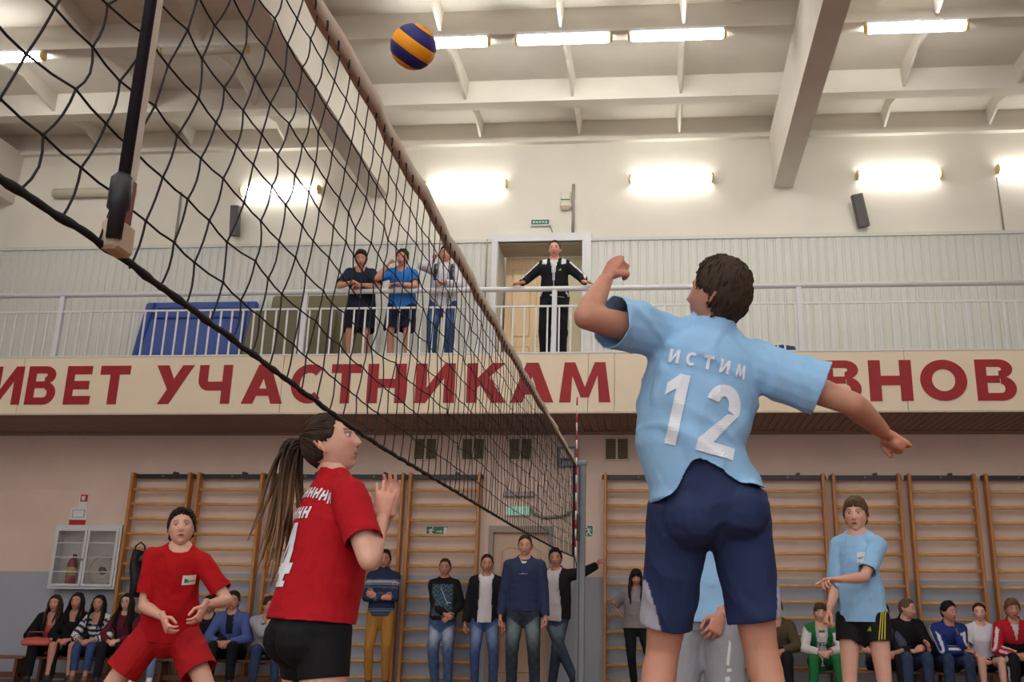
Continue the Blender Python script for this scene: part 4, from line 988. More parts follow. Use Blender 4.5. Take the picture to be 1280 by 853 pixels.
    hv, hfc, hcl = make_hair(Hc, (hl, hf, hu), hs, hair, fem, near, rng)
    ho = link('hair', from_arrays('hair', hv, hfc, True, hcl), M_hair, R)
    # shoes
    for nm in 'lr':
        hj, K, An, ft = J[nm + 'g']; mb = MB(); rt = nrm(np.cross(ft, (0, 0, 1)))if abs(nrm(ft)[2]) < .95 else Yl; z = An - A([0, 0, .045 * s]); up = nrm(np.cross(rt, ft)); up = up if up[2] > 0 else -up
        ringsec(mb, [(z - ft * .075 * s, rt, up, .030 * s, .032 * s), (z - ft * .05 * s + up * .008, rt, up, .036 * s, .042 * s), (z + ft * .02 * s + up * .008, rt, up, .040 * s, .042 * s), (z + ft * .09 * s, rt, up, .045 * s, .034 * s), (z + ft * .16 * s - up * .006, rt, up, .042 * s, .026 * s), (z + ft * .19 * s - up * .01, rt, up, .028 * s, .018 * s)], 14)
        bone(mb, z + up * .02 * s, An + up * .04 * s, [(0, .04 * s, .042 * s), (1, .041 * s, .044 * s)], rt)
        v, f, _ = remesh(mb, .009, 2); hgt = (v - z) @ up; cc = np.where((hgt < -.018 * s)[:, None], A(lin((210, 206, 200))), A(lin(shoes)))
        link('shoe', from_arrays('shoe', v, f, True, cc), M_shoe, R)
    # ---- clothing
    def classify(v, bones):
        D = []; Pp = []
        for nm_, pts, r in bones:
            q, pos, _ = segdist(v, pts); D.append(q / r); Pp.append(pos)
        D = np.array(D); k = D.argmin(0); return k, np.array(Pp)
    def finish(name, v, f, nml, colf, info, cuts, thick, fold, fseed, material):
        k, pos, names = info
        g = np.full(len(v), -1.0); axd = np.zeros_like(v)
        for cu_ in cuts:
            bn, p0, axv = cu_[:3]
            sel = np.isin(k, [names.index(b) for b in ([bn] if isinstance(bn, str) else bn)])
            q = (v - p0) @ axv + (cu_[3] if len(cu_) > 3 else 0); q = np.where(sel, q, -1.0); m = q > g; g[m] = q[m]; axd[m] = axv
        kill = np.zeros(len(v), bool)
        c_, lat, frt, dd = None, None, None, None
        F2 = [q for q in f if not all(g[i] > 0 for i in q)]
        if info_open: F2 = [q for q in F2 if not all(info_open[0][i] for i in q)]
        v = v + nml * np.clip(folds(v, fold, 38 / s ** .5, fseed) + fold * .15, -fold * .3, fold * 2)[:, None] if fold else v
        g2 = np.full(len(v), -1.0)
        used = sorted({i for q in F2 for i in q}); mp = {o: n_ for n_, o in enumerate(used)}; used = np.array(used)
        v = v.copy(); over = g > 0; v[over] = v[over] - axd[over] * g[over][:, None]
        cc = colf
        v2 = v[used]; F3 = [tuple(mp[i] for i in q) for q in F2]
        me = from_arrays(name, v2, F3, True, cc[used]); o = link(name, me, material, R)
        sm = o.modifiers.new('thickness', 'SOLIDIFY'); sm.thickness = thick; sm.offset = -1
        return o
    info_open = None
    out = {'root': R, 'body': bo, 'J': J, 'N': N, 'P': P, 'C': (Cl, Cf, Cu), 'Hc': Hc, 'hfr': (hl, hf, hu), 's': s, 'spine': spine, 'tops': []}
    spts = [P - Pu * .35 * s, P, Wt, N, N + Cu * .2 * s]
    slen = .35 * s
    for ti, tp_ in enumerate(tops):
        off = tp_.get('off', .014); aoff = tp_.get('aoff', off); sl = tp_.get('sleeve', .62); hem = tp_.get('hem', -.07); loose = tp_.get('loose', .9); vxx = tp_.get('voxel', vx)
        mb = MB(); secs = []
        ds = [hem - .06, hem, (hem + .08) / 2, .08, .18, .28, .36, .42, .47, .51, .545, .59, .64]
        ds = sorted(set(round(x, 4) for x in ds))
        chx, chy = bodyr(.39 if not fem else .35)[:2]
        for d in ds:
            rx, ry, of = bodyr(max(d, -.02))
            if d > .545: rx, ry, of = nr * 1.12, nr * 1.12, -.004
            else:
                if d < .42: rx = max(rx, chx * loose); ry = max(ry, chy * loose * 1.0)
                rx = widen(max(d, 0), rx); rx += tp_.get('flare', 0) * max(0, (.15 - d))
            c, l, f, u = spine(d); o2 = off if d < .5 else off * max(.35, (1 - (d - .5) * 5))
            if bottom and d < .2 and not tp_.get('tuck'): o2 = max(off, (bottom.get('off', .014) + .012))
            secs.append((c + f * of * s + tp_.get('shift', 0) * f, l, f, rx * G + o2, ry * G + o2 * 1.1))
        ringsec(mb, secs, 26)
        if bottom and hem < .08 and not tp_.get('tuck'):
            ob = max(off, bottom.get('off', .014) + .010)
            for sd in (1, -1): ball_(mb, P + Pl * sd * .075 * s - Pf * .055 * s - Pu * .03 * s, .088 * G + ob)
        bones = [('torso', spts, .155 * s)]; cuts = []
        for nm, sd in (('l', 1), ('r', -1)):
            S, E, Wr, hd, pn, a = J[nm]; r_ = aoff; fl2 = tp_.get('aflare', .0)
            bone(mb, N - Cu * .028 * s + Cl * sd * .04 * s, S, [(0, .052 * s + off * .6, .05 * s + off * .6), (.5, .054 * s + off * .8, .054 * s + off * .8), (1, .058 * am + r_, .058 * am + r_)], Cf)
            ball_(mb, S, .060 * am + r_)
            bone(mb, N + Cu * .040 * s + Cl * sd * .012 * s - Cf * .012 * s, S - Cl * sd * .02 * s + Cu * .012 * s, [(0, .034 * s + .009, .03 * s + .009), (.5, .034 * s + .010, .036 * s + .010), (1, .03 * s + .011, .036 * s + .011)], Cf)
            e1_ = min(1.0, sl + .14) if sl < 1 else 1.0
            pr_ = [(t, (.058 - .016 * t) * am + r_ + fl2 * t, (.060 - .016 * t) * am + r_ + fl2 * t) for t in np.linspace(0, e1_, 5)]
            bone(mb, S, E, pr_, Cf); bones.append((nm + 'u', [S, E], .055 * s))
            if sl < 1: cuts.append((nm + 'u', S + (E - S) * sl, nrm(E - S)))
            else:
                ball_(mb, E, .044 * am + r_); f2 = sl - 1
                bone(mb, E, Wr, [(t, (.045 - .014 * t) * am + r_ * .9, (.045 - .014 * t) * am + r_ * .9) for t in np.linspace(0, min(1.1, f2 + .12), 5)], Cf)
                bones.append((nm + 'f', [E, Wr + (Wr - E) * .2], .042 * s)); cuts.append((nm + 'f', E + (Wr - E) * f2, nrm(Wr - E)))
        v, f, nml = remesh(mb, vxx, tp_.get('smooth', 5))
        k, pos = classify(v, bones); names = [b[0] for b in bones]
        c, l, f_, u_ = spine(hem); cuts.append(('torso', c + f_ * tp_.get('hemf', 0), nrm(-u_ + f_ * tp_.get('hemtilt', 0) + l * tp_.get('hemside', 0))))
        nd = tp_.get('neck', .556); c, l, f_, u_ = spine(nd); cuts.append(('torso', c, nrm(u_ + f_ * tp_.get('neckdrop', .35)), -np.maximum(0, np.abs((v - c) @ l) / s - tp_.get('neckw', .060)) * 1.6 * s))
        d = (pos[0] - slen) / s
        cen = np.array([spine(x)[0] for x in d]) if len(d) < 60000 else None
        kk = smooth01((d - .06) / .26)[:, None]; ll = Pl * (1 - kk) + Cl * kk; fff = Pf * (1 - kk) + Cf * kk
        lat = ((v - cen) * ll).sum(1); frt = ((v - cen) * fff).sum(1)
        arm_t = np.zeros(len(v)); side_ = np.zeros(len(v)); outer = np.zeros(len(v))
        for bi, nm_ in enumerate(names):
            if nm_ == 'torso': continue
            sel = k == bi; sd = 1 if nm_[0] == 'l' else -1; S, E, Wr = J[nm_[0]][:3]
            Lb = np.linalg.norm((E - S) if nm_[1] == 'u' else (Wr - E)); arm_t[sel] = pos[bi][sel] / Lb + (0 if nm_[1] == 'u' else 1); side_[sel] = sd
            a0, b0 = (S, E) if nm_[1] == 'u' else (E, Wr); ad = nrm(b0 - a0); ref_ = nrm(np.cross(nrm(np.cross(ad, Cf)), ad)) if nm_[1] == 'u' else nrm(np.cross(nrm(np.cross(ad, Cf)), ad))
            ov = nrm(Cl * sd + Cu * .8 - ad * ((Cl * sd + Cu * .8) @ ad)); q, _, cp = segdist(v, [a0, b0]); outer[sel] = (((v - cp) @ ov) / (q + 1e-6))[sel]
        if 'hemfn' in tp_:
            for ci, cu_ in enumerate(cuts):
                if cu_[0] == 'torso' and ci == len(cuts) - 2: cuts[ci] = cu_[:3] + (tp_['hemfn'](lat / s, frt / s) * s,)
        I = dict(d=d, lat=lat / s, front=frt / s, arm=arm_t, side=side_, outer=outer, torso=(k == 0), v=v, n=len(v), height=v[:, 2])
        colr = tp_['col']
        cc = colr(I) if callable(colr) else np.tile(A(lin(colr)), (len(v), 1))
        info_open = None
        if 'open' in tp_:
            ow = tp_['open']; info_open = ((k == 0) & (frt > 0) & (np.abs(lat / s - tp_.get('openx', 0)) < np.interp(d, [hem, .3, .45, .56], ow)) & (d < .6),)
        o = finish(tp_.get('name', 'shirt'), v, f, nml, cc, (k, pos, names), cuts, tp_.get('thick', .004), tp_.get('fold', .006), seed + ti * 7, tp_.get('mat', M_cloth))
        out['tops'].append(o)
    if bottom:
        bt_ = bottom; off = bt_.get('off', .014); end = bt_.get('end', 1.9); vxx = bt_.get('voxel', vx); mb = MB(); waist = bt_.get('waist', .12)
        secs = []
        for d in (-.10, -.05, 0, .06, .12, waist + .05):
            rx, ry, of = bodyr(d); c, l, f, u = spine(d); secs.append((c + f * of * s, l, f, widen(max(d, 0), rx) * G + off, ry * G + off))
        ringsec(mb, secs, 24); bones = [('torso', [P - Pu * .02 * s, Wt, N], .17 * s)]; cuts = []
        for sd in (1, -1): ball_(mb, P + Pl * sd * .075 * s - Pf * .055 * s - Pu * .03 * s, .088 * G + off)
        for nm, sd in (('l', 1), ('r', -1)):
            hj, K, An, ft = J[nm + 'g']; flr = bt_.get('flare', 0); tp0 = bt_.get('taper', 0)
            e1_ = min(1, end + .12) if end < 1 else 1
            bone(mb, hj + Pu * .02, K, [(t, (.088 - .03 * t) * lg + off + flr * t, (.094 - .034 * t) * lg + off + flr * t) for t in np.linspace(0, e1_, 6)], np.cross(ft, (0, 0, 1)) if abs(ft[2]) < .9 else Yl, 18)
            bones.append((nm + 't', [hj, K], .085 * s))
            if end < 1: cuts.append((nm + 't', hj + (K - hj) * end, nrm(K - hj)))
            else:
                ball_(mb, K, .058 * lg + off + flr); d_ = An - K
                bone(mb, K, An, [(t, (.056 - .016 * t) * lg + off + flr * (1 - .3 * t) - tp0 * t, (.060 - .018 * t) * lg + off + flr * (1 - .3 * t) - tp0 * t) for t in np.linspace(0, min(1.02, end - 1 + .1), 6)], Yl, 16)
                bones.append((nm + 's', [K, An], .055 * s)); cuts.append((nm + 's', K + d_ * (end - 1), nrm(d_)))
        v, f, nml = remesh(mb, vxx, bt_.get('smooth', 5)); k, pos = classify(v, bones); names = [b[0] for b in bones]
        c, l, f_, u_ = spine(waist); cuts.append(('torso', c, u_))
        leg_t = np.zeros(len(v)); side_ = np.zeros(len(v)); outer = np.zeros(len(v)); frl = np.zeros(len(v))
        for bi, nm_ in enumerate(names):
            if nm_ == 'torso':
                continue
            sel = k == bi; sd = 1 if nm_[0] == 'l' else -1; hj, K, An, ft = J[nm_[0] + 'g']
            a0, b0 = (hj, K) if nm_[1] == 't' else (K, An); Lb = np.linalg.norm(b0 - a0); q, _, cp = segdist(v, [a0, b0])
            leg_t[sel] = pos[bi][sel] / Lb + (0 if nm_[1] == 't' else 1); side_[sel] = sd; outer[sel] = (((v - cp) @ (Pl * sd)) / (q + 1e-6))[sel]; frl[sel] = (((v - cp) @ nrm(Yf + A([0, 0, .3]))) / (q + 1e-6))[sel]
        tors = k == 0
        lat = (v - P) @ Pl; outer = np.where(tors, np.abs(lat) / (.18 * s) * 1.0, outer); side_ = np.where(tors, np.sign(lat), side_)
        I = dict(leg=leg_t, side=side_, outer=outer, frontl=frl, torso=tors, v=v, n=len(v), lat=lat / s, front=((v - P) @ Pf) / s, up=((v - P) @ Pu) / s)
        colr = bt_['col']; cc = colr(I) if callable(colr) else np.tile(A(lin(colr)), (len(v), 1)); info_open = None
        out['bottom'] = finish(bt_.get('name', 'trousers'), v, f, nml, cc, (k, pos, names), cuts, .004, bt_.get('fold', .005), seed + 77, bt_.get('mat', M_cloth))
    return out

def jeans(base=(62, 80, 112), fade=(140, 156, 182), amt=.75):
    b, f = A(lin(base)), A(lin(fade))
    def fn(I):
        k = np.exp(-((I['leg'] - .5) / .33) ** 2) * np.clip(I['frontl'], 0, 1) ** 1.5 * amt
        k = np.clip(k + .06 * np.sin(I['v'][:, 0] * 60) * np.sin(I['v'][:, 2] * 47), 0, 1)[:, None]
        return b * (1 - k) + f * k
    return fn
def plain(c, I): return np.tile(A(lin(c)), (I['n'], 1))

def decal(parent, target, polys, origin, right, up, size, col, name='lettering', lift=.0045, step=.008, arc=0, out=None, dist=.5):
    """put flat quads (u, v in metres) on the surface of a garment by casting along the print's own normal"""
    me = target.data; V = [v.co for v in me.vertices]; bvh = BVHTree.FromPolygons(V, [tuple(p.vertices) for p in me.polygons])
    right, up = nrm(right), nrm(up); nn = nrm(np.cross(right, up)); O = A(origin); mb = MB()
    for q in polys:
        q = [A(p) for p in q]
        nu = max(1, int(max(np.linalg.norm(q[1] - q[0]), np.linalg.norm(q[2] - q[3])) / step)); nv = max(1, int(max(np.linalg.norm(q[3] - q[0]), np.linalg.norm(q[2] - q[1])) / step))
        G_ = []; ok = []
        for i in range(nv + 1):
            for j in range(nu + 1):
                a, b = j / nu, i / nv; p = q[0] * (1 - a) * (1 - b) + q[1] * a * (1 - b) + q[2] * a * b + q[3] * (1 - a) * b
                w3 = O + right * p[0] + up * (p[1])
                h = bvh.ray_cast(Vector(w3 + nn * dist), Vector(-nn), dist * 2)
                if h[0] is None: G_.append(w3); ok.append(False)
                else: G_.append(A(h[0]) + nn * lift); ok.append(True)
        F = []
        for i in range(nv):
            for j in range(nu):
                a = i * (nu + 1) + j; f = (a, a + 1, a + nu + 2, a + nu + 1)
                if all(ok[x] for x in f): F.append(f)
        if F: mb.add(G_, F)
    if not mb.n: return None
    o = mb.build(name, mat('print_' + '_'.join(str(c) for c in col), rgb(*col), .7), target, smooth=False)
    return o
def word_polys(word, h, w, gap, t=.28, arch=0.0, taper=None):
    """centred word; arch = rise of the middle"""
    n = len(word); tot = n * w + (n - 1) * gap; out = []
    for i, ch in enumerate(word):
        if ch == ' ': continue
        x0 = -tot / 2 + i * (w + gap)
        for p in glyph(ch, t): out.append([(x0 + a * w, b * h + arch * (1 - ((x0 + a * w) / (tot / 2)) ** 2)) for a, b in p])
    return out

def decal_word(parent, target, word, origin, right, up, h, w, gap, col, t=.28):
    n = len(word); tot = n * w + (n - 1) * gap
    for i, ch in enumerate(word):
        x0 = -tot / 2 + i * (w + gap)
        decal(parent, target, [[(x0 + a * w, b * h) for a, b in q] for q in glyph(ch, t)], origin, right, up, 1, col, 'letter')
def scribble(n, h, w, gap, arch=0.0):
    """blurred small lettering: plain upright strokes"""
    tot = n * w + (n - 1) * gap; out = []
    for i in range(n):
        x0 = -tot / 2 + i * (w + gap); y = arch * (1 - ((x0 + w / 2) / (tot / 2)) ** 2)
        out += [[(x0 + a, y), (x0 + b, y), (x0 + b, y + h), (x0 + a, y + h)] for a, b in ((0, .3 * w), (.68 * w, w))] + [[(x0 + .3 * w, y + .35 * h), (x0 + .68 * w, y + .4 * h), (x0 + .68 * w, y + .65 * h), (x0 + .3 * w, y + .6 * h)]]
    return out
# ------------------------------------------------------------------ the players
LB = (150, 196, 236); RED = (178, 22, 34)
def jshorts(I):
    c = plain((40, 53, 92), I); m = (I['leg'] > .50) & (I['outer'] > .55 + (.74 - I['leg']) * 1.6); c[m] = A(lin((176, 180, 196))); return c
jl = ((-.02, 2.85), )
J1 = person('jumping player in light blue number 12 shirt and navy shorts, seen from behind', (.148, 3.05, 0), H=1.72, yaw=192, hip=1.270, pel=(-4, 10), chest=(-4, -13, -8), head=(44, 24, 9), near=True, neck_long=-.02, waist_shift=(.03, 0), headk=.95,
    arms={'l': dict(t=('w', -0.158, 2.980, 1.955), el=('w', -0.230, 2.800, 1.807), curl=.95, thumb=.9, wdir=(.35, .35, .85), wpalm=(.6, .6, -.4)),
          'r': dict(t=('w', 0.711, 3.220, 1.516), el=('w', 0.575, 3.060, 1.567), curl=.92, thumb=.8, wdir=(.8, .5, -.35), wpalm=(-.3, .2, -.9))},
    legs={'l': dict(t=('w', -.07, 3.0, .46), kn=('w', .01, 3.2, .85), foot=(0, .5, -1)), 'r': dict(t=('w', .35, 3.0, .46), kn=('w', .29, 3.2, .85), foot=(0, .5, -1))},
    tops=[dict(name='shirt', col=LB, off=.022, aoff=.024, aflare=.022, sleeve=.66, hem=.055, loose=.98, flare=.12, fold=.017, neck=.576, neckdrop=.1, mat=M_sport, thick=.003, voxel=.007,
               hemfn=lambda lat, fr: np.where(fr < 0, .11 * np.exp(-((lat - .02) / .085) ** 2), 0) - .03)],
    bottom=dict(name='shorts', col=jshorts, off=.012, end=.80, flare=.010, waist=.14, mat=M_sport, fold=.010, voxel=.007),
    hair=hairspec((62, 48, 36), top=.022, side=.012, nape=-.66), skin=SKIN2, shoes=(230, 230, 232), shrug=(.035, 0), seed=11, girth=.96, hipw=.86, chestw=1.06)
sh = J1['tops'][0]; Cl, Cf, Cu = J1['C']; N1 = J1['N']
rt, up = -Cl, Cu       # seen from behind the print's right is the player's right
decal_word(J1['root'], sh, 'ИСТИМ', N1 - Cu * .125, rt, up, .042, .030, .020, (228, 236, 246), .30)
for ch_, x0_, w_ in (('1', -.105, .085), ('2', .015, .115)):
    decal(J1['root'], sh, [[(x0_ + a * w_, b * .21) for a, b in q] for q in glyph(ch_, .32)], N1 - Cu * .365, rt, up, 1, (232, 238, 248), 'numeral')

G1 = person('girl with long ponytail in red number 4 shirt and black shorts under the net', (-1.145, 3.42, 0), H=1.65, yaw=128, hip=.89, pel=(4, 0), chest=(4, 0, 2), head=(-34, 24, 0), near=True, fem=1, neck_long=-.012,
    arms={'r': dict(t=('w', -0.934, 3.400, 1.256), el=('w', -0.910, 3.200, 1.096), wdir=(.05, .05, 1), wpalm=(-.2, 1, .1), curl=.10, spread=.18, thumb=.2), 'l': dict(t=('w', -0.951, 3.560, 1.304), el=('w', -1.003, 3.620, 1.144), wdir=(.05, -.05, 1), wpalm=(0, -1, 0), curl=.15)},
    legs={'l': dict(t=(.16, .02, .08)), 'r': dict(t=(-.16, -.04, .08))},
    tops=[dict(name='shirt', col=RED, off=.012, aoff=.014, aflare=.012, sleeve=.72, hem=.03, loose=1.02, flare=.06, fold=.008, neckdrop=.3, thick=.003, voxel=.007)],
    bottom=dict(name='shorts', col=(20, 21, 26), off=.006, end=.34, flare=.0, waist=.12, mat=M_sport, fold=.004, voxel=.007),
    hair=hairspec((58, 42, 34), 'pony', top=.012, side=.008, front=.66, nape=-.5, len=.44, dir=nrm((-.07, .03, -1)), sweep=(-.01, 0, 0), tip=lin((134, 104, 76))), skin=SKIN3, shoes=(230, 230, 232), seed=21, girth=1.08, hipw=1.0)
sh = G1['tops'][0]; Cl, Cf, Cu = G1['C']; N1 = G1['N']
decal(G1['root'], sh, [[(-.075 + a * .13, b * .21) for a, b in q] for q in glyph('4', .32)], N1 - Cu * .37, -Cl, Cu, 1, (226, 230, 238), 'number_print')
for nm_, po_, oo_ in (('small_lettering', scribble(4, .04, .027, .008), N1 - Cu * .145), ('club_lettering', scribble(9, .035, .024, .007, .03), N1 - Cu * .10)):
    tag(decal(G1['root'], sh, po_, oo_, -Cl, Cu, 1, (226, 230, 238), nm_), kind='stuff')

R1 = person('player in red shirt and red shorts crouching ready behind the net', (-3.13, 6.5, 0), H=1.78, yaw=14, hip=.80, pel=(10, 3), chest=(16, 5, 0), head=(10, 16, -4), near=True, neck_long=-.02, girth=.92, chestw=.95,
    arms={'r': dict(t=('w', -3.027, 6.200, 0.904), el=('w', -3.272, 6.380, 1.017), curl=.35, spread=.25, wpalm=(.7, .3, -.2), wdir=(.5, -.3, -.7)), 'l': dict(t=('w', -2.764, 6.180, 0.978), el=('w', -2.812, 6.420, 1.097), curl=.3, spread=.2, wpalm=(-.8, .1, .3), wdir=(-.15, -.35, -.8))},
    legs={'r': dict(t=('w', -3.62, 6.6, .08), kn=('w', -3.45, 6.0, .60)), 'l': dict(t=('w', -2.62, 6.6, .08), kn=('w', -2.68, 6.0, .62))},
    tops=[dict(name='shirt', col=(176, 18, 26), off=.012, aoff=.012, aflare=.016, sleeve=.74, hem=-.03, loose=.98, fold=.009, neckdrop=.35, voxel=.008)],
    bottom=dict(name='shorts', col=(172, 18, 26), off=.022, end=.62, flare=.04, waist=.12, mat=M_sport, fold=.009, voxel=.008),
    hair=hairspec((34, 27, 24), top=.024, side=.010, front=.58, fringe=.006, open=1), skin=SKIN3, shoes=(230, 230, 232), seed=31)
sh = R1['tops'][0]; Cl, Cf, Cu = R1['C']; N1 = R1['N']
decal(R1['root'], sh, [[(-.035, -.03), (.035, -.03), (.035, .03), (-.035, .03)]], N1 - Cu * .16 + Cl * .10, Cl, Cu, 1, (226, 224, 206), 'chest_badge')
decal(R1['root'], sh, [[(-.022, -.016), (-.002, -.016), (-.002, .004), (-.022, .012)], [(-.006, -.012), (.03, -.008), (.03, -.002), (-.006, -.004)]], N1 - Cu * .16 + Cl * .10, Cl, Cu, 1, (70, 110, 120), 'badge_mark', lift=.005)

def bshorts(I):
    c = plain((24, 24, 28), I); return c
B1 = person('player in light blue shirt and short black shorts standing by the wall bars', (1.393, 7.4, 0), H=1.80, yaw=-22, hip=0.969, pel=(0, 0), chest=(2, 1, -8), head=(2, 4, 0), near=True, neck_long=-.012, chestw=.90,
    arms={'l': dict(t=('w', 1.172, 7.000, 1.195), el=('w', 1.426, 7.200, 1.220), curl=.35, fingers=[.1, .5, .6, .6], wdir=(-.9, -.3, -.05), wpalm=(.1, -.2, -1)), 'r': dict(t=('w', 1.148, 7.250, 1.003), el=('w', 1.225, 7.450, 1.118), curl=.55, wdir=(-.4, -.2, -.9), wpalm=(.9, 0, 0))},
    legs={'r': dict(t=(-.10, .05, .08)), 'l': dict(t=(.15, -.02, .08))},
    tops=[dict(name='shirt', col=LB, off=.014, aoff=.012, aflare=.018, sleeve=.80, hem=-.04, loose=.98, fold=.008, neckdrop=.3, mat=M_sport, voxel=.008)],
    bottom=dict(name='shorts', col=bshorts, off=.014, end=.36, flare=.03, waist=.12, mat=M_sport, fold=.006, voxel=.008),
    hair=hairspec((92, 70, 48), top=.018, side=.010, front=.44, fringe=.012, open=1), skin=SKIN3, shoes=(230, 230, 232), seed=41, girth=.86)
sh = B1['tops'][0]; Cl, Cf, Cu = B1['C']; N1 = B1['N']
decal(B1['root'], sh, [[(-.035, -.035), (.035, -.035), (.035, .035), (-.035, .035)]], N1 - Cu * .15 + Cl * .065, Cl, Cu, 1, (222, 224, 222), 'chest_badge')
decal(B1['root'], sh, [[(-.03, -.012), (.03, -.004), (.03, .004), (-.03, -.002)]], N1 - Cu * .15 + Cl * .065, Cl, Cu, 1, (70, 140, 180), 'badge_mark', lift=.005)
so = B1['bottom']; Pv = B1['P']; yl, yf, yu = frame(-22)
decal(B1['root'], so, [[(.115 + k * .018, -.16), (.123 + k * .018, -.16), (.150 + k * .010, .05), (.144 + k * .010, .05)] for k in range(3)], Pv, yl, yu, 1, (196, 184, 48), 'yellow_stripes')
decal(B1['root'], so, [[(.045, -.10), (.052, -.10), (.052, -.09), (.047, -.088)], [(.055, -.10), (.062, -.10), (.062, -.078), (.056, -.076)], [(.065, -.10), (.073, -.10), (.068, -.068), (.064, -.068)]], Pv, yl, yu, 1, (196, 184, 48), 'yellow_logo')

def gpants(I): return plain((150, 150, 158), I)
Q1 = person('player in light blue shirt and grey sweatpants half hidden behind the jumper', (.22, 5.4, 0), H=1.78, yaw=-10, head=(-10, 10, 0), near=True,
    arms={'l': dict(t=('w', .30, 5.26, .96), el=('w', .46, 5.40, 1.12), curl=.3, spread=.25, wdir=(-.35, -.3, -.8), wpalm=(-.3, .8, 0))},
    legs={'l': dict(t=(.13, 0, .08)), 'r': dict(t=(-.13, 0, .08))},
    tops=[dict(name='shirt', col=LB, off=.016, aoff=.020, aflare=.02, sleeve=.72, hem=-.02, loose=.98, fold=.008, mat=M_sport, voxel=.009)],
    bottom=dict(name='sweatpants', col=gpants, off=.02, end=1.92, flare=.012, waist=.12, fold=.009, voxel=.009),
    hair=hairspec((60, 46, 36)), skin=SKIN2, shoes=(230, 230, 232), seed=51)
decal(Q1['root'], Q1['bottom'], [[(.125, -.22), (.14, -.22), (.15, -.12), (.14, -.10)], [(.12, -.30), (.145, -.29), (.14, -.27), (.12, -.275)], [(.13, -.25), (.15, -.25), (.15, -.235), (.13, -.235)]], Q1['P'], *frame(-10)[::2], 1, (206, 206, 208), 'leg_logo')
decal(Q1['root'], Q1['bottom'], [[(-.06, .0), (-.05, .0), (-.05, .06), (-.06, .06)], [(-.045, .01), (-.037, .01), (-.037, .06), (-.045, .06)]], Q1['P'], *frame(-10)[::2], 1, (206, 206, 208), 'drawstring')
# ------------------------------------------------------------------ spectators standing under the balcony
BLK = (26, 26, 30)
def stripes(base, bands, key='d'):
    def fn(I):
        c = plain(base, I); x = np.where(I['torso'], I['d'], .50 - I['arm'] * .29)
        for lo, hi, col in bands: c[(x > lo) & (x < hi)] = A(lin(col))
        return c
    return fn
sweater = stripes((44, 54, 82), [(.36, .375, (150, 154, 166)), (.385, .41, (178, 180, 188)), (.415, .43, (120, 126, 142)), (.32, .335, (96, 104, 128)), (.02, .035, (130, 140, 164)), (.05, .06, (104, 114, 140)), (-.01, 0.0, (92, 100, 126))])
person('man in navy and white striped sweater with crossed arms, ochre trousers', (-3.655, 13.55, 0), H=1.77, head=(6, 2, 0), yaw=4, group='spectators under the balcony',
    arms={'l': dict(t=(-.07, .17, 1.17), pole=(1, .1, -.9), curl=.5, dir=(-1, .1, .15), palm=(0, -1, 0)), 'r': dict(t=(.06, .20, 1.13), pole=(-1, .1, -.9), curl=.5, dir=(1, .0, .1), palm=(0, -1, 0))},
    tops=[dict(name='sweater', col=sweater, off=.018, aoff=.016, sleeve=1.92, hem=-.03, loose=.95, neck=.60, neckdrop=0, neckw=.09)], bottom=dict(col=(168, 118, 56), off=.012, end=1.92, flare=-.002, waist=.10), hair=hairspec((44, 34, 28), top=.022), skin=SKIN2, seed=61, girth=.95)
def vestc(I):
    c = plain((30, 29, 30), I); m = I['torso'] & (np.abs(I['lat']) < .15) & (I['d'] > .04) & (I['d'] < .47)
    n = np.sin(I['v'][:, 0] * 95) * np.sin(I['v'][:, 2] * 110 + np.sin(I['v'][:, 0] * 50)); c[m] = A(lin((58, 78, 92))); c[m & (n > .2)] = A(lin((92, 116, 132))); return c
S2 = person('boy in black sleeved blue vest with hands clasped, faded jeans', (-2.853, 13.65, 0), H=1.66, head=(4, 3, 0), group='spectators under the balcony',
    arms={'l': dict(t=(.13, .19, .90), pole=(1, -.5, 0), curl=.5, dir=(-.8, .2, -.5), palm=(-.3, -1, 0)), 'r': dict(t=(.08, .21, .93), pole=(-1, -.3, 0), curl=.5, dir=(.8, .2, -.4), palm=(.3, -1, 0))},
    legs={'l': dict(t=(.12, .05, .08)), 'r': dict(t=(-.06, .0, .08))},
    tops=[dict(name='jacket', col=vestc, off=.020, aoff=.018, sleeve=1.9, hem=-.02, loose=.97, neck=.58, neckw=.08)], bottom=dict(col=jeans((70, 92, 130), (190, 202, 220)), off=.014, end=1.94, flare=.006), hair=hairspec((66, 50, 40), top=.014, side=.006), skin=SKIN2, seed=62)
Cl, Cf, Cu = S2['C']
decal(S2['root'], S2['tops'][0], [[(-.02, .0), (-.012, -.002), (.085, -.22), (.076, -.22)], [(.07, -.20), (.12, -.20), (.12, -.19), (.07, -.19)]], S2['N'] - Cu * .10, Cl, Cu, 1, (206, 208, 212), 'white_cord')
person('boy in open black jacket over white shirt, blue jeans, left of the tall man', (-2.224, 13.25, 0), H=1.70, yaw=6, head=(6, 2, 0), group='spectators under the balcony',
    arms={'l': dict(t=(.25, .05, .80)), 'r': dict(t=(-.25, .05, .80))}, legs={'l': dict(t=(.14, .03, .08)), 'r': dict(t=(-.10, 0, .08))},
    tops=[dict(name='shirt', col=(214, 210, 216), off=.010, sleeve=.4, hem=-.06, loose=.92), dict(name='jacket', col=(28, 28, 34), off=.030, aoff=.022, sleeve=1.92, hem=-.06, loose=.98, open=(.10, .095, .09, .12), neck=.57, neckw=.085)],
    bottom=dict(col=jeans((66, 86, 132), (140, 158, 196)), off=.012, end=1.94), hair=hairspec((40, 32, 28), top=.016, side=.007), skin=SKIN2, seed=63, girth=.95)
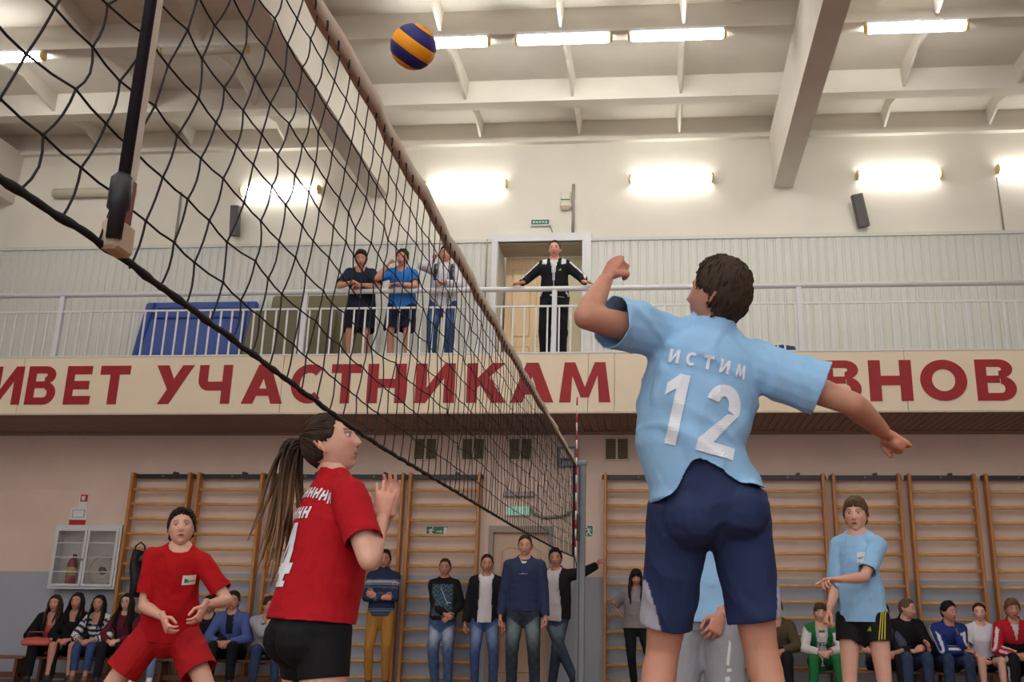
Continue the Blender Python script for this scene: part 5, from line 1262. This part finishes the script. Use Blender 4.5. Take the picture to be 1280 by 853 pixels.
S4 = person('tall man in navy sweatshirt and dark faded jeans before the lower door', (-1.62, 12.4, 0), H=1.90, yaw=2, head=(0, 2, 0), group='spectators under the balcony',
    arms={'l': dict(t=(.27, .06, .90), curl=.45), 'r': dict(t=(-.27, .06, .90), curl=.45)}, legs={'l': dict(t=(.16, .0, .08)), 'r': dict(t=(-.12, 0, .08))},
    tops=[dict(name='sweatshirt', col=(50, 60, 92), off=.020, aoff=.020, sleeve=1.93, hem=-.02, loose=.97, fold=.008, neck=.566, neckdrop=.4)],
    bottom=dict(col=jeans((48, 58, 70), (130, 146, 150), .8), off=.014, end=1.94), hair=hairspec((70, 52, 42), top=.016, side=.006), skin=SKIN, seed=64, chestw=1.06)
Cl, Cf, Cu = S4['C']
decal(S4['root'], S4['tops'][0], [[(-.05, -.005), (.05, .0), (.05, .006), (-.05, .001)], [(-.02, .0), (.0, .0), (.0, .012), (-.02, .010)]], S4['N'] - Cu * .17, Cl, Cu, 1, (150, 160, 178), 'chest_script', step=.02)
decal(S4['root'], S4['tops'][0], [[(-.05, .0), (.05, .0), (.02, -.05), (-.02, -.05)]], S4['N'] + Cu * .005, Cl, Cu, 1, (216, 214, 218), 'shirt_collar', step=.02)
person('man in black jacket leaning with outstretched arm on the wall bars', (-1.34, 13.38, 0), H=1.80, yaw=-6, pel=(0, 4), chest=(0, -2, -6), head=(8, 2, -4), group='spectators under the balcony',
    arms={'l': dict(t=('w', -.80, 13.82, 1.60), el=('w', -1.0, 13.6, 1.44), curl=.2, wdir=(.4, .5, .8), wpalm=(.6, .6, 0)), 'r': dict(t=(-.24, .03, .86))}, legs={'l': dict(t=(-.02, .04, .08)), 'r': dict(t=(.30, .12, .14), foot=(.8, .6, -.5))},
    tops=[dict(name='shirt', col=(206, 200, 204), off=.010, sleeve=.4, hem=-.08, loose=.92), dict(name='jacket', col=(32, 30, 34), off=.032, aoff=.026, sleeve=1.92, hem=-.05, loose=1.0, open=(.13, .11, .10, .12), openx=-.02, neck=.58, neckw=.09)],
    bottom=dict(col=jeans((52, 64, 80), (116, 134, 150)), off=.012, end=1.94), hair=hairspec((30, 26, 26), top=.022, side=.010, front=.62), skin=SKIN2, shoes=(40, 44, 60), seed=65)
person('woman with long black hair in grey shirt and black trousers by the wall bars', (-.305, 13.4, 0), H=1.54, yaw=4, head=(0, -4, 0), fem=1, group='spectators under the balcony',
    arms={'l': dict(t=(.14, -.10, .90), pole=(1, -.6, 0)), 'r': dict(t=(-.14, -.10, .90), pole=(-1, -.6, 0))}, legs={'l': dict(t=(.22, .06, .08)), 'r': dict(t=(-.02, 0, .08))},
    tops=[dict(name='shirt', col=(134, 128, 130), off=.022, aoff=.022, aflare=.02, sleeve=.8, hem=-.02, loose=1.1, flare=.1, fold=.010)],
    bottom=dict(col=(24, 24, 28), off=.006, end=1.94), hair=hairspec((26, 22, 24), 'long', top=.018, side=.012, front=.26, fringe=.012, len=.26), skin=SKIN2, seed=66)

# ------------------------------------------------------------------ spectators on the balcony
def bal(label, x, y, **k): return person(label, (x, y, BZF), group='spectators on the balcony', **k)
RZ = 5.176 - BZF + .035
bal('boy in dark navy shirt leaning both forearms on the balcony rail', -4.10, 13.12, H=1.74, yaw=6, hip=.90, pel=(16, 0), chest=(36, 0, 0), head=(6, -12, 0),
    arms={'l': dict(t=('w', -4.02, 12.70, BZF + RZ), el=('w', -3.80, 12.78, BZF + RZ - .02), curl=.4, wdir=(-.9, -.3, -.3), wpalm=(0, 0, -1)), 'r': dict(t=('w', -4.08, 12.66, BZF + RZ + .03), el=('w', -4.36, 12.76, BZF + RZ), curl=.4, wdir=(.8, -.4, -.5), wpalm=(0, 0, -1))},
    tops=[dict(name='shirt', col=(36, 42, 62), off=.016, aoff=.02, aflare=.012, sleeve=.78, hem=-.05, loose=.97)], bottom=dict(name='shorts', col=(28, 30, 42), off=.024, end=.92, flare=.03), hair=hairspec((34, 28, 26), top=.026, side=.011, front=.6, fringe=.008), skin=SKIN2, seed=71, shrug=(.02, .02))
B2 = bal('boy in bright blue shirt resting his head on one hand at the rail', -3.52, 13.10, H=1.72, yaw=4, hip=.90, pel=(14, 0), chest=(34, 2, 0), head=(-4, -10, 6),
    arms={'l': dict(t=('w', -3.50, 12.68, BZF + RZ), el=('w', -3.22, 12.78, BZF + RZ), curl=.4, wdir=(-1, -.2, -.2), wpalm=(0, 0, -1)), 'r': dict(t=('w', -3.65, 12.72, 5.50), el=('w', -3.82, 12.76, BZF + RZ), curl=.55, wdir=(.5, .1, .8), wpalm=(.8, .5, -.2))},
    tops=[dict(name='shirt', col=(50, 116, 196), off=.016, aoff=.02, aflare=.012, sleeve=.72, hem=-.04, loose=.98)], bottom=dict(name='shorts', col=(28, 32, 54), off=.024, end=.90, flare=.03), hair=hairspec((40, 32, 28), top=.024), skin=SKIN2, seed=72)
Cl, Cf, Cu = B2['C']
decal(B2['root'], B2['tops'][0], [[(-.09, -.03), (.05, -.02), (.07, .01), (-.09, .0)], [(-.02, -.055), (.06, -.05), (.06, -.035), (-.02, -.035)]], B2['N'] - Cu * .22, Cl, Cu, 1, (190, 206, 222), 'shirt_print', step=.02)
def trackj(base, st, front=None):
    def fn(I):
        c = plain(base, I); c[(~I['torso']) & (np.abs(I['outer'] - .78) < .16)] = A(lin(st))
        if front: front(I, c)
        return c
    return fn
def whj(I, c):
    c[I['torso'] & (np.abs(np.abs(I['lat']) - .115) < .022) & (I['d'] > .3)] = A(lin((52, 52, 62))); c[I['torso'] & (np.abs(np.abs(I['lat']) - .07) < .007)] = A(lin((96, 96, 108)))
    c[I['torso'] & (np.abs(I['lat']) < .006)] = A(lin((120, 120, 130)))
bal('man in white and grey zipped jacket holding a phone to his ear', -2.93, 13.05, H=1.76, yaw=4, hip=.92, pel=(4, 0), chest=(8, 0, 0), head=(4, 2, 4),
    arms={'r': dict(t=('w', -3.085, 12.90, 5.62), el=('w', -3.18, 12.80, 5.34), curl=.6, wdir=(.2, .1, .9), wpalm=(.9, .2, 0)), 'l': dict(t=('w', -2.86, 12.72, BZF + RZ + .02), el=('w', -2.66, 12.9, 5.24), curl=.5, wdir=(-1, -.2, -.1), wpalm=(0, 0, -1))},
    tops=[dict(name='jacket', col=trackj((196, 192, 202), (196, 192, 202), whj), off=.024, aoff=.020, sleeve=1.92, hem=-.08, loose=1.0, neck=.585, neckw=.08)], bottom=dict(col=jeans((56, 76, 114), (92, 114, 156)), off=.016, end=1.94), hair=hairspec((36, 28, 26), top=.02, side=.008), skin=SKIN2, seed=73)
ph = tag(empty('mobile_phone', (-3.045, 12.885, 5.63)), 'dark mobile phone held to the ear on the balcony', 'phone'); ph.rotation_euler = (0, .2, .3)
MB().bbox(-.006, .006, -.025, .025, -.055, .055, bv=.003).build('case', M_black, ph); MB().box(.006, .0072, -.021, .021, -.048, .048).build('screen', mat('phone_glass', rgb(20, 22, 28), .1), ph)
def adi(I, c):
    c[I['torso'] & (I['d'] > .47) & (I['front'] > -.06) & (np.abs(np.abs(I['lat']) - .13) < .03)] = A(lin((206, 206, 210)))
T4 = bal('man in black tracksuit with white shoulder stripes, arms spread on the rail', -1.39, 13.05, H=1.80, yaw=0, hip=.95, pel=(4, 0), chest=(10, 0, 0), head=(0, -6, 0),
    arms={'r': dict(t=('w', -1.80, 12.74, BZF + RZ + .01), el=('w', -1.70, 12.95, 5.40), curl=.15, wdir=(-.9, -.3, -.2), wpalm=(0, -.2, -1)), 'l': dict(t=('w', -.96, 12.74, BZF + RZ + .01), el=('w', -1.07, 12.95, 5.40), curl=.15, wdir=(.8, -.4, -.2), wpalm=(0, -.2, -1))},
    tops=[dict(name='shirt', col=(206, 202, 210), off=.010, sleeve=.4, hem=-.0, loose=.9), dict(name='track_jacket', col=trackj((26, 26, 30), (208, 208, 212), adi), off=.026, aoff=.022, sleeve=1.93, hem=-.07, loose=.98, open=(.0, .022, .045, .07), neck=.575, neckw=.075)],
    bottom=dict(name='track_trousers', col=lambda I: np.where(((np.abs(I['outer']) > .93) & ~I['torso'])[:, None], A(lin((190, 190, 194))), plain((26, 26, 30), I)), off=.022, end=1.95, flare=.01), hair=hairspec((48, 36, 30), top=.010, side=.006, front=.66), skin=SKIN, seed=74)
Cl, Cf, Cu = T4['C']
decal(T4['root'], T4['tops'][1], [[(-.018, 0), (-.008, 0), (-.008, .008), (-.014, .009)], [(-.005, 0), (.005, 0), (.004, .018), (-.001, .018)], [(.009, 0), (.018, 0), (.008, .028), (.004, .027)]], T4['N'] - Cu * .16 + Cl * .085, Cl, Cu, 1, (214, 214, 218), 'chest_logo')

# ------------------------------------------------------------------ spectators on the benches
def seat(label, x, y=13.5, H=1.68, lean=22, yaw=0, hz=None, armset=None, knee=.13, foot=.42, feet=None, twist=0, side=0, **k):
    s = H / 1.78; hz = hz or .335 + .085 * s
    kz = .47 * s
    ar = armset or {'l': dict(t=(.05, .36 * s + .04, hz + .14), pole=(1, -.4, -.2), curl=.5, dir=(-.7, .6, -.3), palm=(-.6, -.2, -.6)), 'r': dict(t=(-.05, .36 * s + .04, hz + .13), pole=(-1, -.4, -.2), curl=.5, dir=(.7, .6, -.3), palm=(.6, -.2, -.6))}
    lg = {'l': dict(t=(knee, foot, .08), pole=(.05, .7, 1), foot=(.1, 1, 0)), 'r': dict(t=(-knee, foot, .08), pole=(-.05, .7, 1), foot=(-.1, 1, 0))}
    if feet: lg.update(feet)
    return person(label, (x, y, 0), H=H, yaw=yaw, hip=hz, pel=(-4 + lean * .3, 0), chest=(lean, side, twist), arms=ar, legs=lg, **k)
LG, RGp = 'spectators on the left bench', 'spectators on the right benches'
def coral(I):
    return plain((190, 84, 74), I)
seat('woman with brown hair in black jacket over coral top, sitting nearest the left edge', -8.12, 13.5, H=1.62, lean=26, side=6, yaw=22, head=(-14, 6, -4), fem=1, group=LG, skin=SKIN2, seed=81, girth=1.08,
    tops=[dict(name='coral_top', col=coral, off=.010, sleeve=.4, hem=-.04, loose=.95, neck=.50, neckdrop=.6, neckw=.07), dict(name='jacket', col=(20, 20, 24), off=.034, aoff=.026, sleeve=1.9, hem=-.04, loose=1.02, open=(.09, .085, .07, .09), neck=.57, neckw=.085)],
    bottom=dict(col=(22, 22, 26), off=.012, end=1.92), hair=hairspec((66, 44, 38), 'long', top=.018, side=.014, len=.20, front=.58))
hb = tag(empty('coral_handbag', (-8.05, 13.08, .52)), 'coral handbag held on the lap of the leftmost woman', 'bag'); hb.rotation_euler = (.5, 0, .35)
MB().tube([(-.17, 0, 0), (-.14, 0, .01), (0, 0, .02), (.14, 0, .01), (.17, 0, 0)], [.03, .075, .085, .075, .03], 14, flat=.5).build('body', mat('coral_leather', rgb(196, 88, 78), .5, bump=.3, bscale=20), hb, smooth=True)
MB().tube([(-.1, 0, .07), (-.08, 0, .15), (.08, 0, .15), (.1, 0, .07)], .008, 8).build('handle', mat('coral_strap', rgb(170, 70, 64), .5), hb, smooth=True)
seat('dark haired woman in black sitting second from the left edge, bare legs', -7.80, 13.56, H=1.66, lean=20, yaw=10, head=(-6, 4, 2), fem=1, group=LG, skin=SKIN2, seed=82,
    tops=[dict(name='jacket', col=(24, 22, 26), off=.022, aoff=.02, sleeve=1.9, hem=-.03, loose=1.0, neck=.52, neckdrop=.6)], bottom=dict(name='skirt_shorts', col=(22, 22, 26), off=.016, end=.75), hair=hairspec((36, 28, 28), 'long', top=.016, side=.012, len=.24, front=.6))
band = stripes((214, 210, 212), [(.47, .50, (42, 46, 70)), (.405, .44, (42, 46, 70)), (.33, .37, (42, 46, 70)), (.25, .29, (42, 46, 70)), (.17, .21, (42, 46, 70)), (.10, .13, (42, 46, 70)), (.02, .05, (42, 46, 70))])
seat('woman in white sweater with navy stripes and rolled jeans on the left bench', -7.44, 13.5, H=1.60, lean=20, yaw=4, head=(0, 2, 0), fem=1, group=LG, skin=SKIN2, seed=83, knee=.08,
    tops=[dict(name='striped_sweater', col=band, off=.018, aoff=.018, sleeve=1.7, hem=-.02, loose=1.0, neck=.525, neckdrop=.7)], bottom=dict(col=jeans((52, 72, 116), (120, 146, 196)), off=.008, end=1.72), shoes=(122, 86, 60), hair=hairspec((34, 27, 28), 'long', top=.014, side=.010, len=.28, front=.62))
GL = seat('woman with glasses and long dark hair in maroon, beside the wall bars', -7.05, 13.5, H=1.66, lean=20, yaw=2, head=(0, 2, 0), fem=1, group=LG, skin=SKIN3, seed=84,
    tops=[dict(name='top', col=lambda I: np.where(((np.abs(I['lat']) > .085) & I['torso'])[:, None], A(lin((30, 28, 34))), plain((96, 34, 48), I)), off=.018, aoff=.018, sleeve=1.9, hem=-.03, loose=1.0)], bottom=dict(col=(30, 28, 36), off=.010, end=1.92), hair=hairspec((40, 30, 28), 'long', top=.014, side=.012, len=.26, front=.6))
gl_ = tag(empty('eyeglasses', A((-7.05, 13.5, 0)) + GL['Hc']), 'dark framed glasses worn by the woman in maroon', 'glasses')
hl, hf, hu = GL['hfr']; hs_ = GL['s']
for sd in (-1, 1):
    c0 = hl * sd * .033 + hf * .103 + hu * -.002
    MB().tube([c0 + hl * .022 * math.cos(a) + hu * .017 * math.sin(a) for a in np.linspace(0, 2 * PI, 17)], .0022, 6, cap=False).build('rim', M_black, gl_, smooth=True)
    MB().tube([c0 + hl * sd * .022, c0 + hl * sd * .045 - hf * .03, hl * sd * .082 - hf * .0], .002, 6).build('temple_arm', M_black, gl_, smooth=True)
MB().tube([hl * .011 + hf * .105, hl * -.011 + hf * .105], .002, 6).build('bridge', M_black, gl_, smooth=True)
seat('person in light jeans and white shoes hidden behind the red player', -6.62, 13.5, H=1.64, lean=30, yaw=4, head=(0, 0, 0), fem=1, group=LG, skin=SKIN2, seed=85, knee=.11, foot=.40,
    tops=[dict(name='jacket', col=(24, 24, 28), off=.02, sleeve=1.9, hem=-.03)], bottom=dict(col=jeans((110, 132, 172), (168, 186, 214)), off=.008, end=1.9), shoes=(226, 226, 230), hair=hairspec((40, 30, 28), 'long', len=.2))
seat('boy in black jacket half hidden behind the red player arm', -5.95, 13.55, H=1.62, lean=24, yaw=8, head=(0, 0, 0), group=LG, skin=SKIN2, seed=86,
    tops=[dict(name='jacket', col=(28, 27, 32), off=.024, aoff=.022, sleeve=1.9, hem=-.03)], bottom=dict(col=(26, 26, 30), off=.014, end=1.9), hair=hairspec((34, 28, 26), top=.02))
def bluej(I):
    c = plain((76, 92, 148), I); c[I['torso'] & (np.abs(I['lat']) < .045) & (I['front'] > 0) & (I['d'] > .32)] = A(lin((28, 30, 48))); return c
seat('man in blue denim jacket with dark collar, hands clasped on his knee', -5.60, 13.5, H=1.76, lean=26, yaw=6, head=(8, 6, 0), group=LG, skin=SKIN2, seed=87,
    tops=[dict(name='denim_jacket', col=bluej, off=.024, aoff=.022, sleeve=1.9, hem=-.02, loose=1.0, fold=.008, neck=.575)], bottom=dict(col=(22, 22, 27), off=.014, end=1.92), hair=hairspec((46, 36, 30), top=.026, side=.010, front=.62))
seat('person in grey sweater and dark jeans beside the girl in red', -5.18, 13.5, H=1.66, lean=30, yaw=26, head=(20, -4, 0), group=LG, skin=SKIN2, seed=88,
    armset={'l': dict(t=(.08, .34, .50)), 'r': dict(t=(.04, .26, .86), pole=(-1, -.2, -.6), curl=.5, dir=(.1, -.1, 1), palm=(.2, -1, 0))},
    tops=[dict(name='sweater', col=(158, 156, 164), off=.022, aoff=.022, sleeve=1.85, hem=-.03, fold=.008)], bottom=dict(col=jeans((48, 60, 90), (84, 100, 136)), off=.014, end=1.92), hair=hairspec((58, 42, 34), top=.02))

seat('dark haired person in brown jacket sitting next to the jumper leg', 1.47, 13.5, H=1.70, lean=20, yaw=-8, head=(-6, 2, 0), group=RGp, skin=SKIN2, seed=91,
    tops=[dict(name='brown_jacket', col=(84, 70, 54), off=.026, aoff=.026, sleeve=1.9, hem=-.03, neck=.56, neckdrop=.6)], bottom=dict(col=(28, 28, 32), off=.016, end=1.92), hair=hairspec((32, 26, 26), top=.022, side=.012, front=.56))
def greenj(I):
    c = plain((208, 206, 208), I); t = I['torso']
    c[t & (np.abs(np.abs(I['lat']) - .105) < .04)] = A(lin((36, 100, 62))); c[t & (I['d'] > .47)] = A(lin((44, 110, 66))); c[t & (np.abs(np.abs(I['lat']) - .06) < .018) & (I['d'] > .4)] = A(lin((176, 178, 182))); return c
GB = seat('boy in white sleeved green vest and green trousers, hands clasped', 1.99, 13.45, H=1.60, lean=22, yaw=0, head=(0, 0, 0), group=RGp, skin=SKIN3, seed=92, knee=.17,
    tops=[dict(name='vest_top', col=greenj, off=.020, aoff=.022, sleeve=1.88, hem=-.03, neck=.55, neckdrop=.5)], bottom=dict(col=(34, 112, 60), off=.014, end=1.92), hair=hairspec((82, 58, 44), top=.018, front=.42, fringe=.012))
Cl, Cf, Cu = GB['C']
decal_word(GB['root'], GB['tops'][0], 'CESA', GB['N'] - Cu * .22, Cl, Cu, .05, .030, .006, (34, 40, 62), .3)
seat('boy in dark grey shirt with clasped hands behind the light blue player', 2.72, 13.5, H=1.66, lean=30, yaw=6, head=(6, -4, 0), group=RGp, skin=SKIN2, seed=93,
    tops=[dict(name='shirt', col=(72, 78, 96), off=.018, aoff=.018, sleeve=.8, hem=-.03)], bottom=dict(col=(28, 28, 33), off=.014, end=1.92), hair=hairspec((44, 34, 30), top=.02))
seat('man in black hooded jacket and jeans looking to his left', 3.02, 13.5, H=1.76, lean=20, yaw=8, head=(52, -6, 0), group=RGp, skin=SKIN, seed=94,
    armset={'l': dict(t=(.16, .40, .60), curl=.25, spread=.3, dir=(-.2, .5, .6), palm=(-1, 0, 0)), 'r': dict(t=(.0, .36, .58), curl=.4, dir=(.5, .5, .3), palm=(.8, 0, 0))},
    tops=[dict(name='hooded_jacket', col=(26, 26, 30), off=.034, aoff=.030, sleeve=1.9, hem=-.03, neck=.59, neckw=.085, fold=.009)], bottom=dict(col=jeans((52, 66, 96), (104, 122, 158)), off=.014, end=1.92), hair=hairspec((104, 78, 58), top=.010, side=.005))
def btr(I, c):
    pass
seat('boy in blue tracksuit jacket with white sleeve stripes, chin on his hand', 3.52, 13.45, H=1.72, lean=28, yaw=4, head=(30, 0, 0), group=RGp, skin=SKIN2, seed=95,
    armset={'l': dict(t=(.07, .20, .86), el=(.20, .30, .62), curl=.5, dir=(-.2, -.2, 1), palm=(-.2, -1, .2)), 'r': dict(t=(.12, .34, .60), pole=(-1, .1, -.5), curl=.4, dir=(1, .2, -.1), palm=(0, -.6, -.8))},
    tops=[dict(name='track_jacket', col=trackj((40, 52, 116), (206, 208, 216), btr), off=.022, aoff=.022, sleeve=1.9, hem=-.02, neck=.575)], bottom=dict(col=jeans((44, 58, 86), (120, 138, 170)), off=.014, end=1.92), hair=hairspec((26, 24, 24), top=.024, side=.010, front=.62))
seat('girl in white shirt with bare knees and tied back hair on the right bench', 3.95, 13.5, H=1.66, lean=16, yaw=0, head=(-14, 0, 0), fem=1, group=RGp, skin=SKIN3, seed=96, knee=.12,
    armset={'l': dict(t=(.20, .34, .50), curl=.3), 'r': dict(t=(-.10, .38, .50), curl=.3, pole=(-1, -.5, 0))},
    tops=[dict(name='shirt', col=(216, 210, 220), off=.020, aoff=.022, aflare=.02, sleeve=.8, hem=-.03, loose=1.08)], bottom=dict(name='shorts', col=(40, 36, 40), off=.012, end=.70), shoes=(24, 24, 28), hair=hairspec((50, 36, 32), 'lowpony', top=.010, side=.008))
def rtr(I, c):
    c[I['torso'] & (I['d'] > .16) & (I['d'] < .32) & (I['front'] > .0)] = A(lin((26, 26, 30)))
seat('man in red tracksuit jacket with white stripes at the right edge', 4.31, 13.42, H=1.78, lean=22, yaw=-2, head=(0, 0, 0), group=RGp, skin=SKIN2, seed=97,
    tops=[dict(name='shirt', col=(206, 206, 210), off=.008, sleeve=.4, hem=0, loose=.9), dict(name='track_jacket', col=trackj((176, 30, 46), (214, 208, 212), rtr), off=.026, aoff=.024, sleeve=1.9, hem=-.02, open=(0, 0, .03, .06), neck=.575)],
    bottom=dict(name='track_trousers', col=lambda I: np.where(((I['outer'] > .90) & ~I['torso'])[:, None], A(lin((196, 196, 200))), plain((26, 26, 30), I)), off=.018, end=1.92), hair=hairspec((112, 82, 58), top=.022, side=.014, front=.48, fringe=.008))
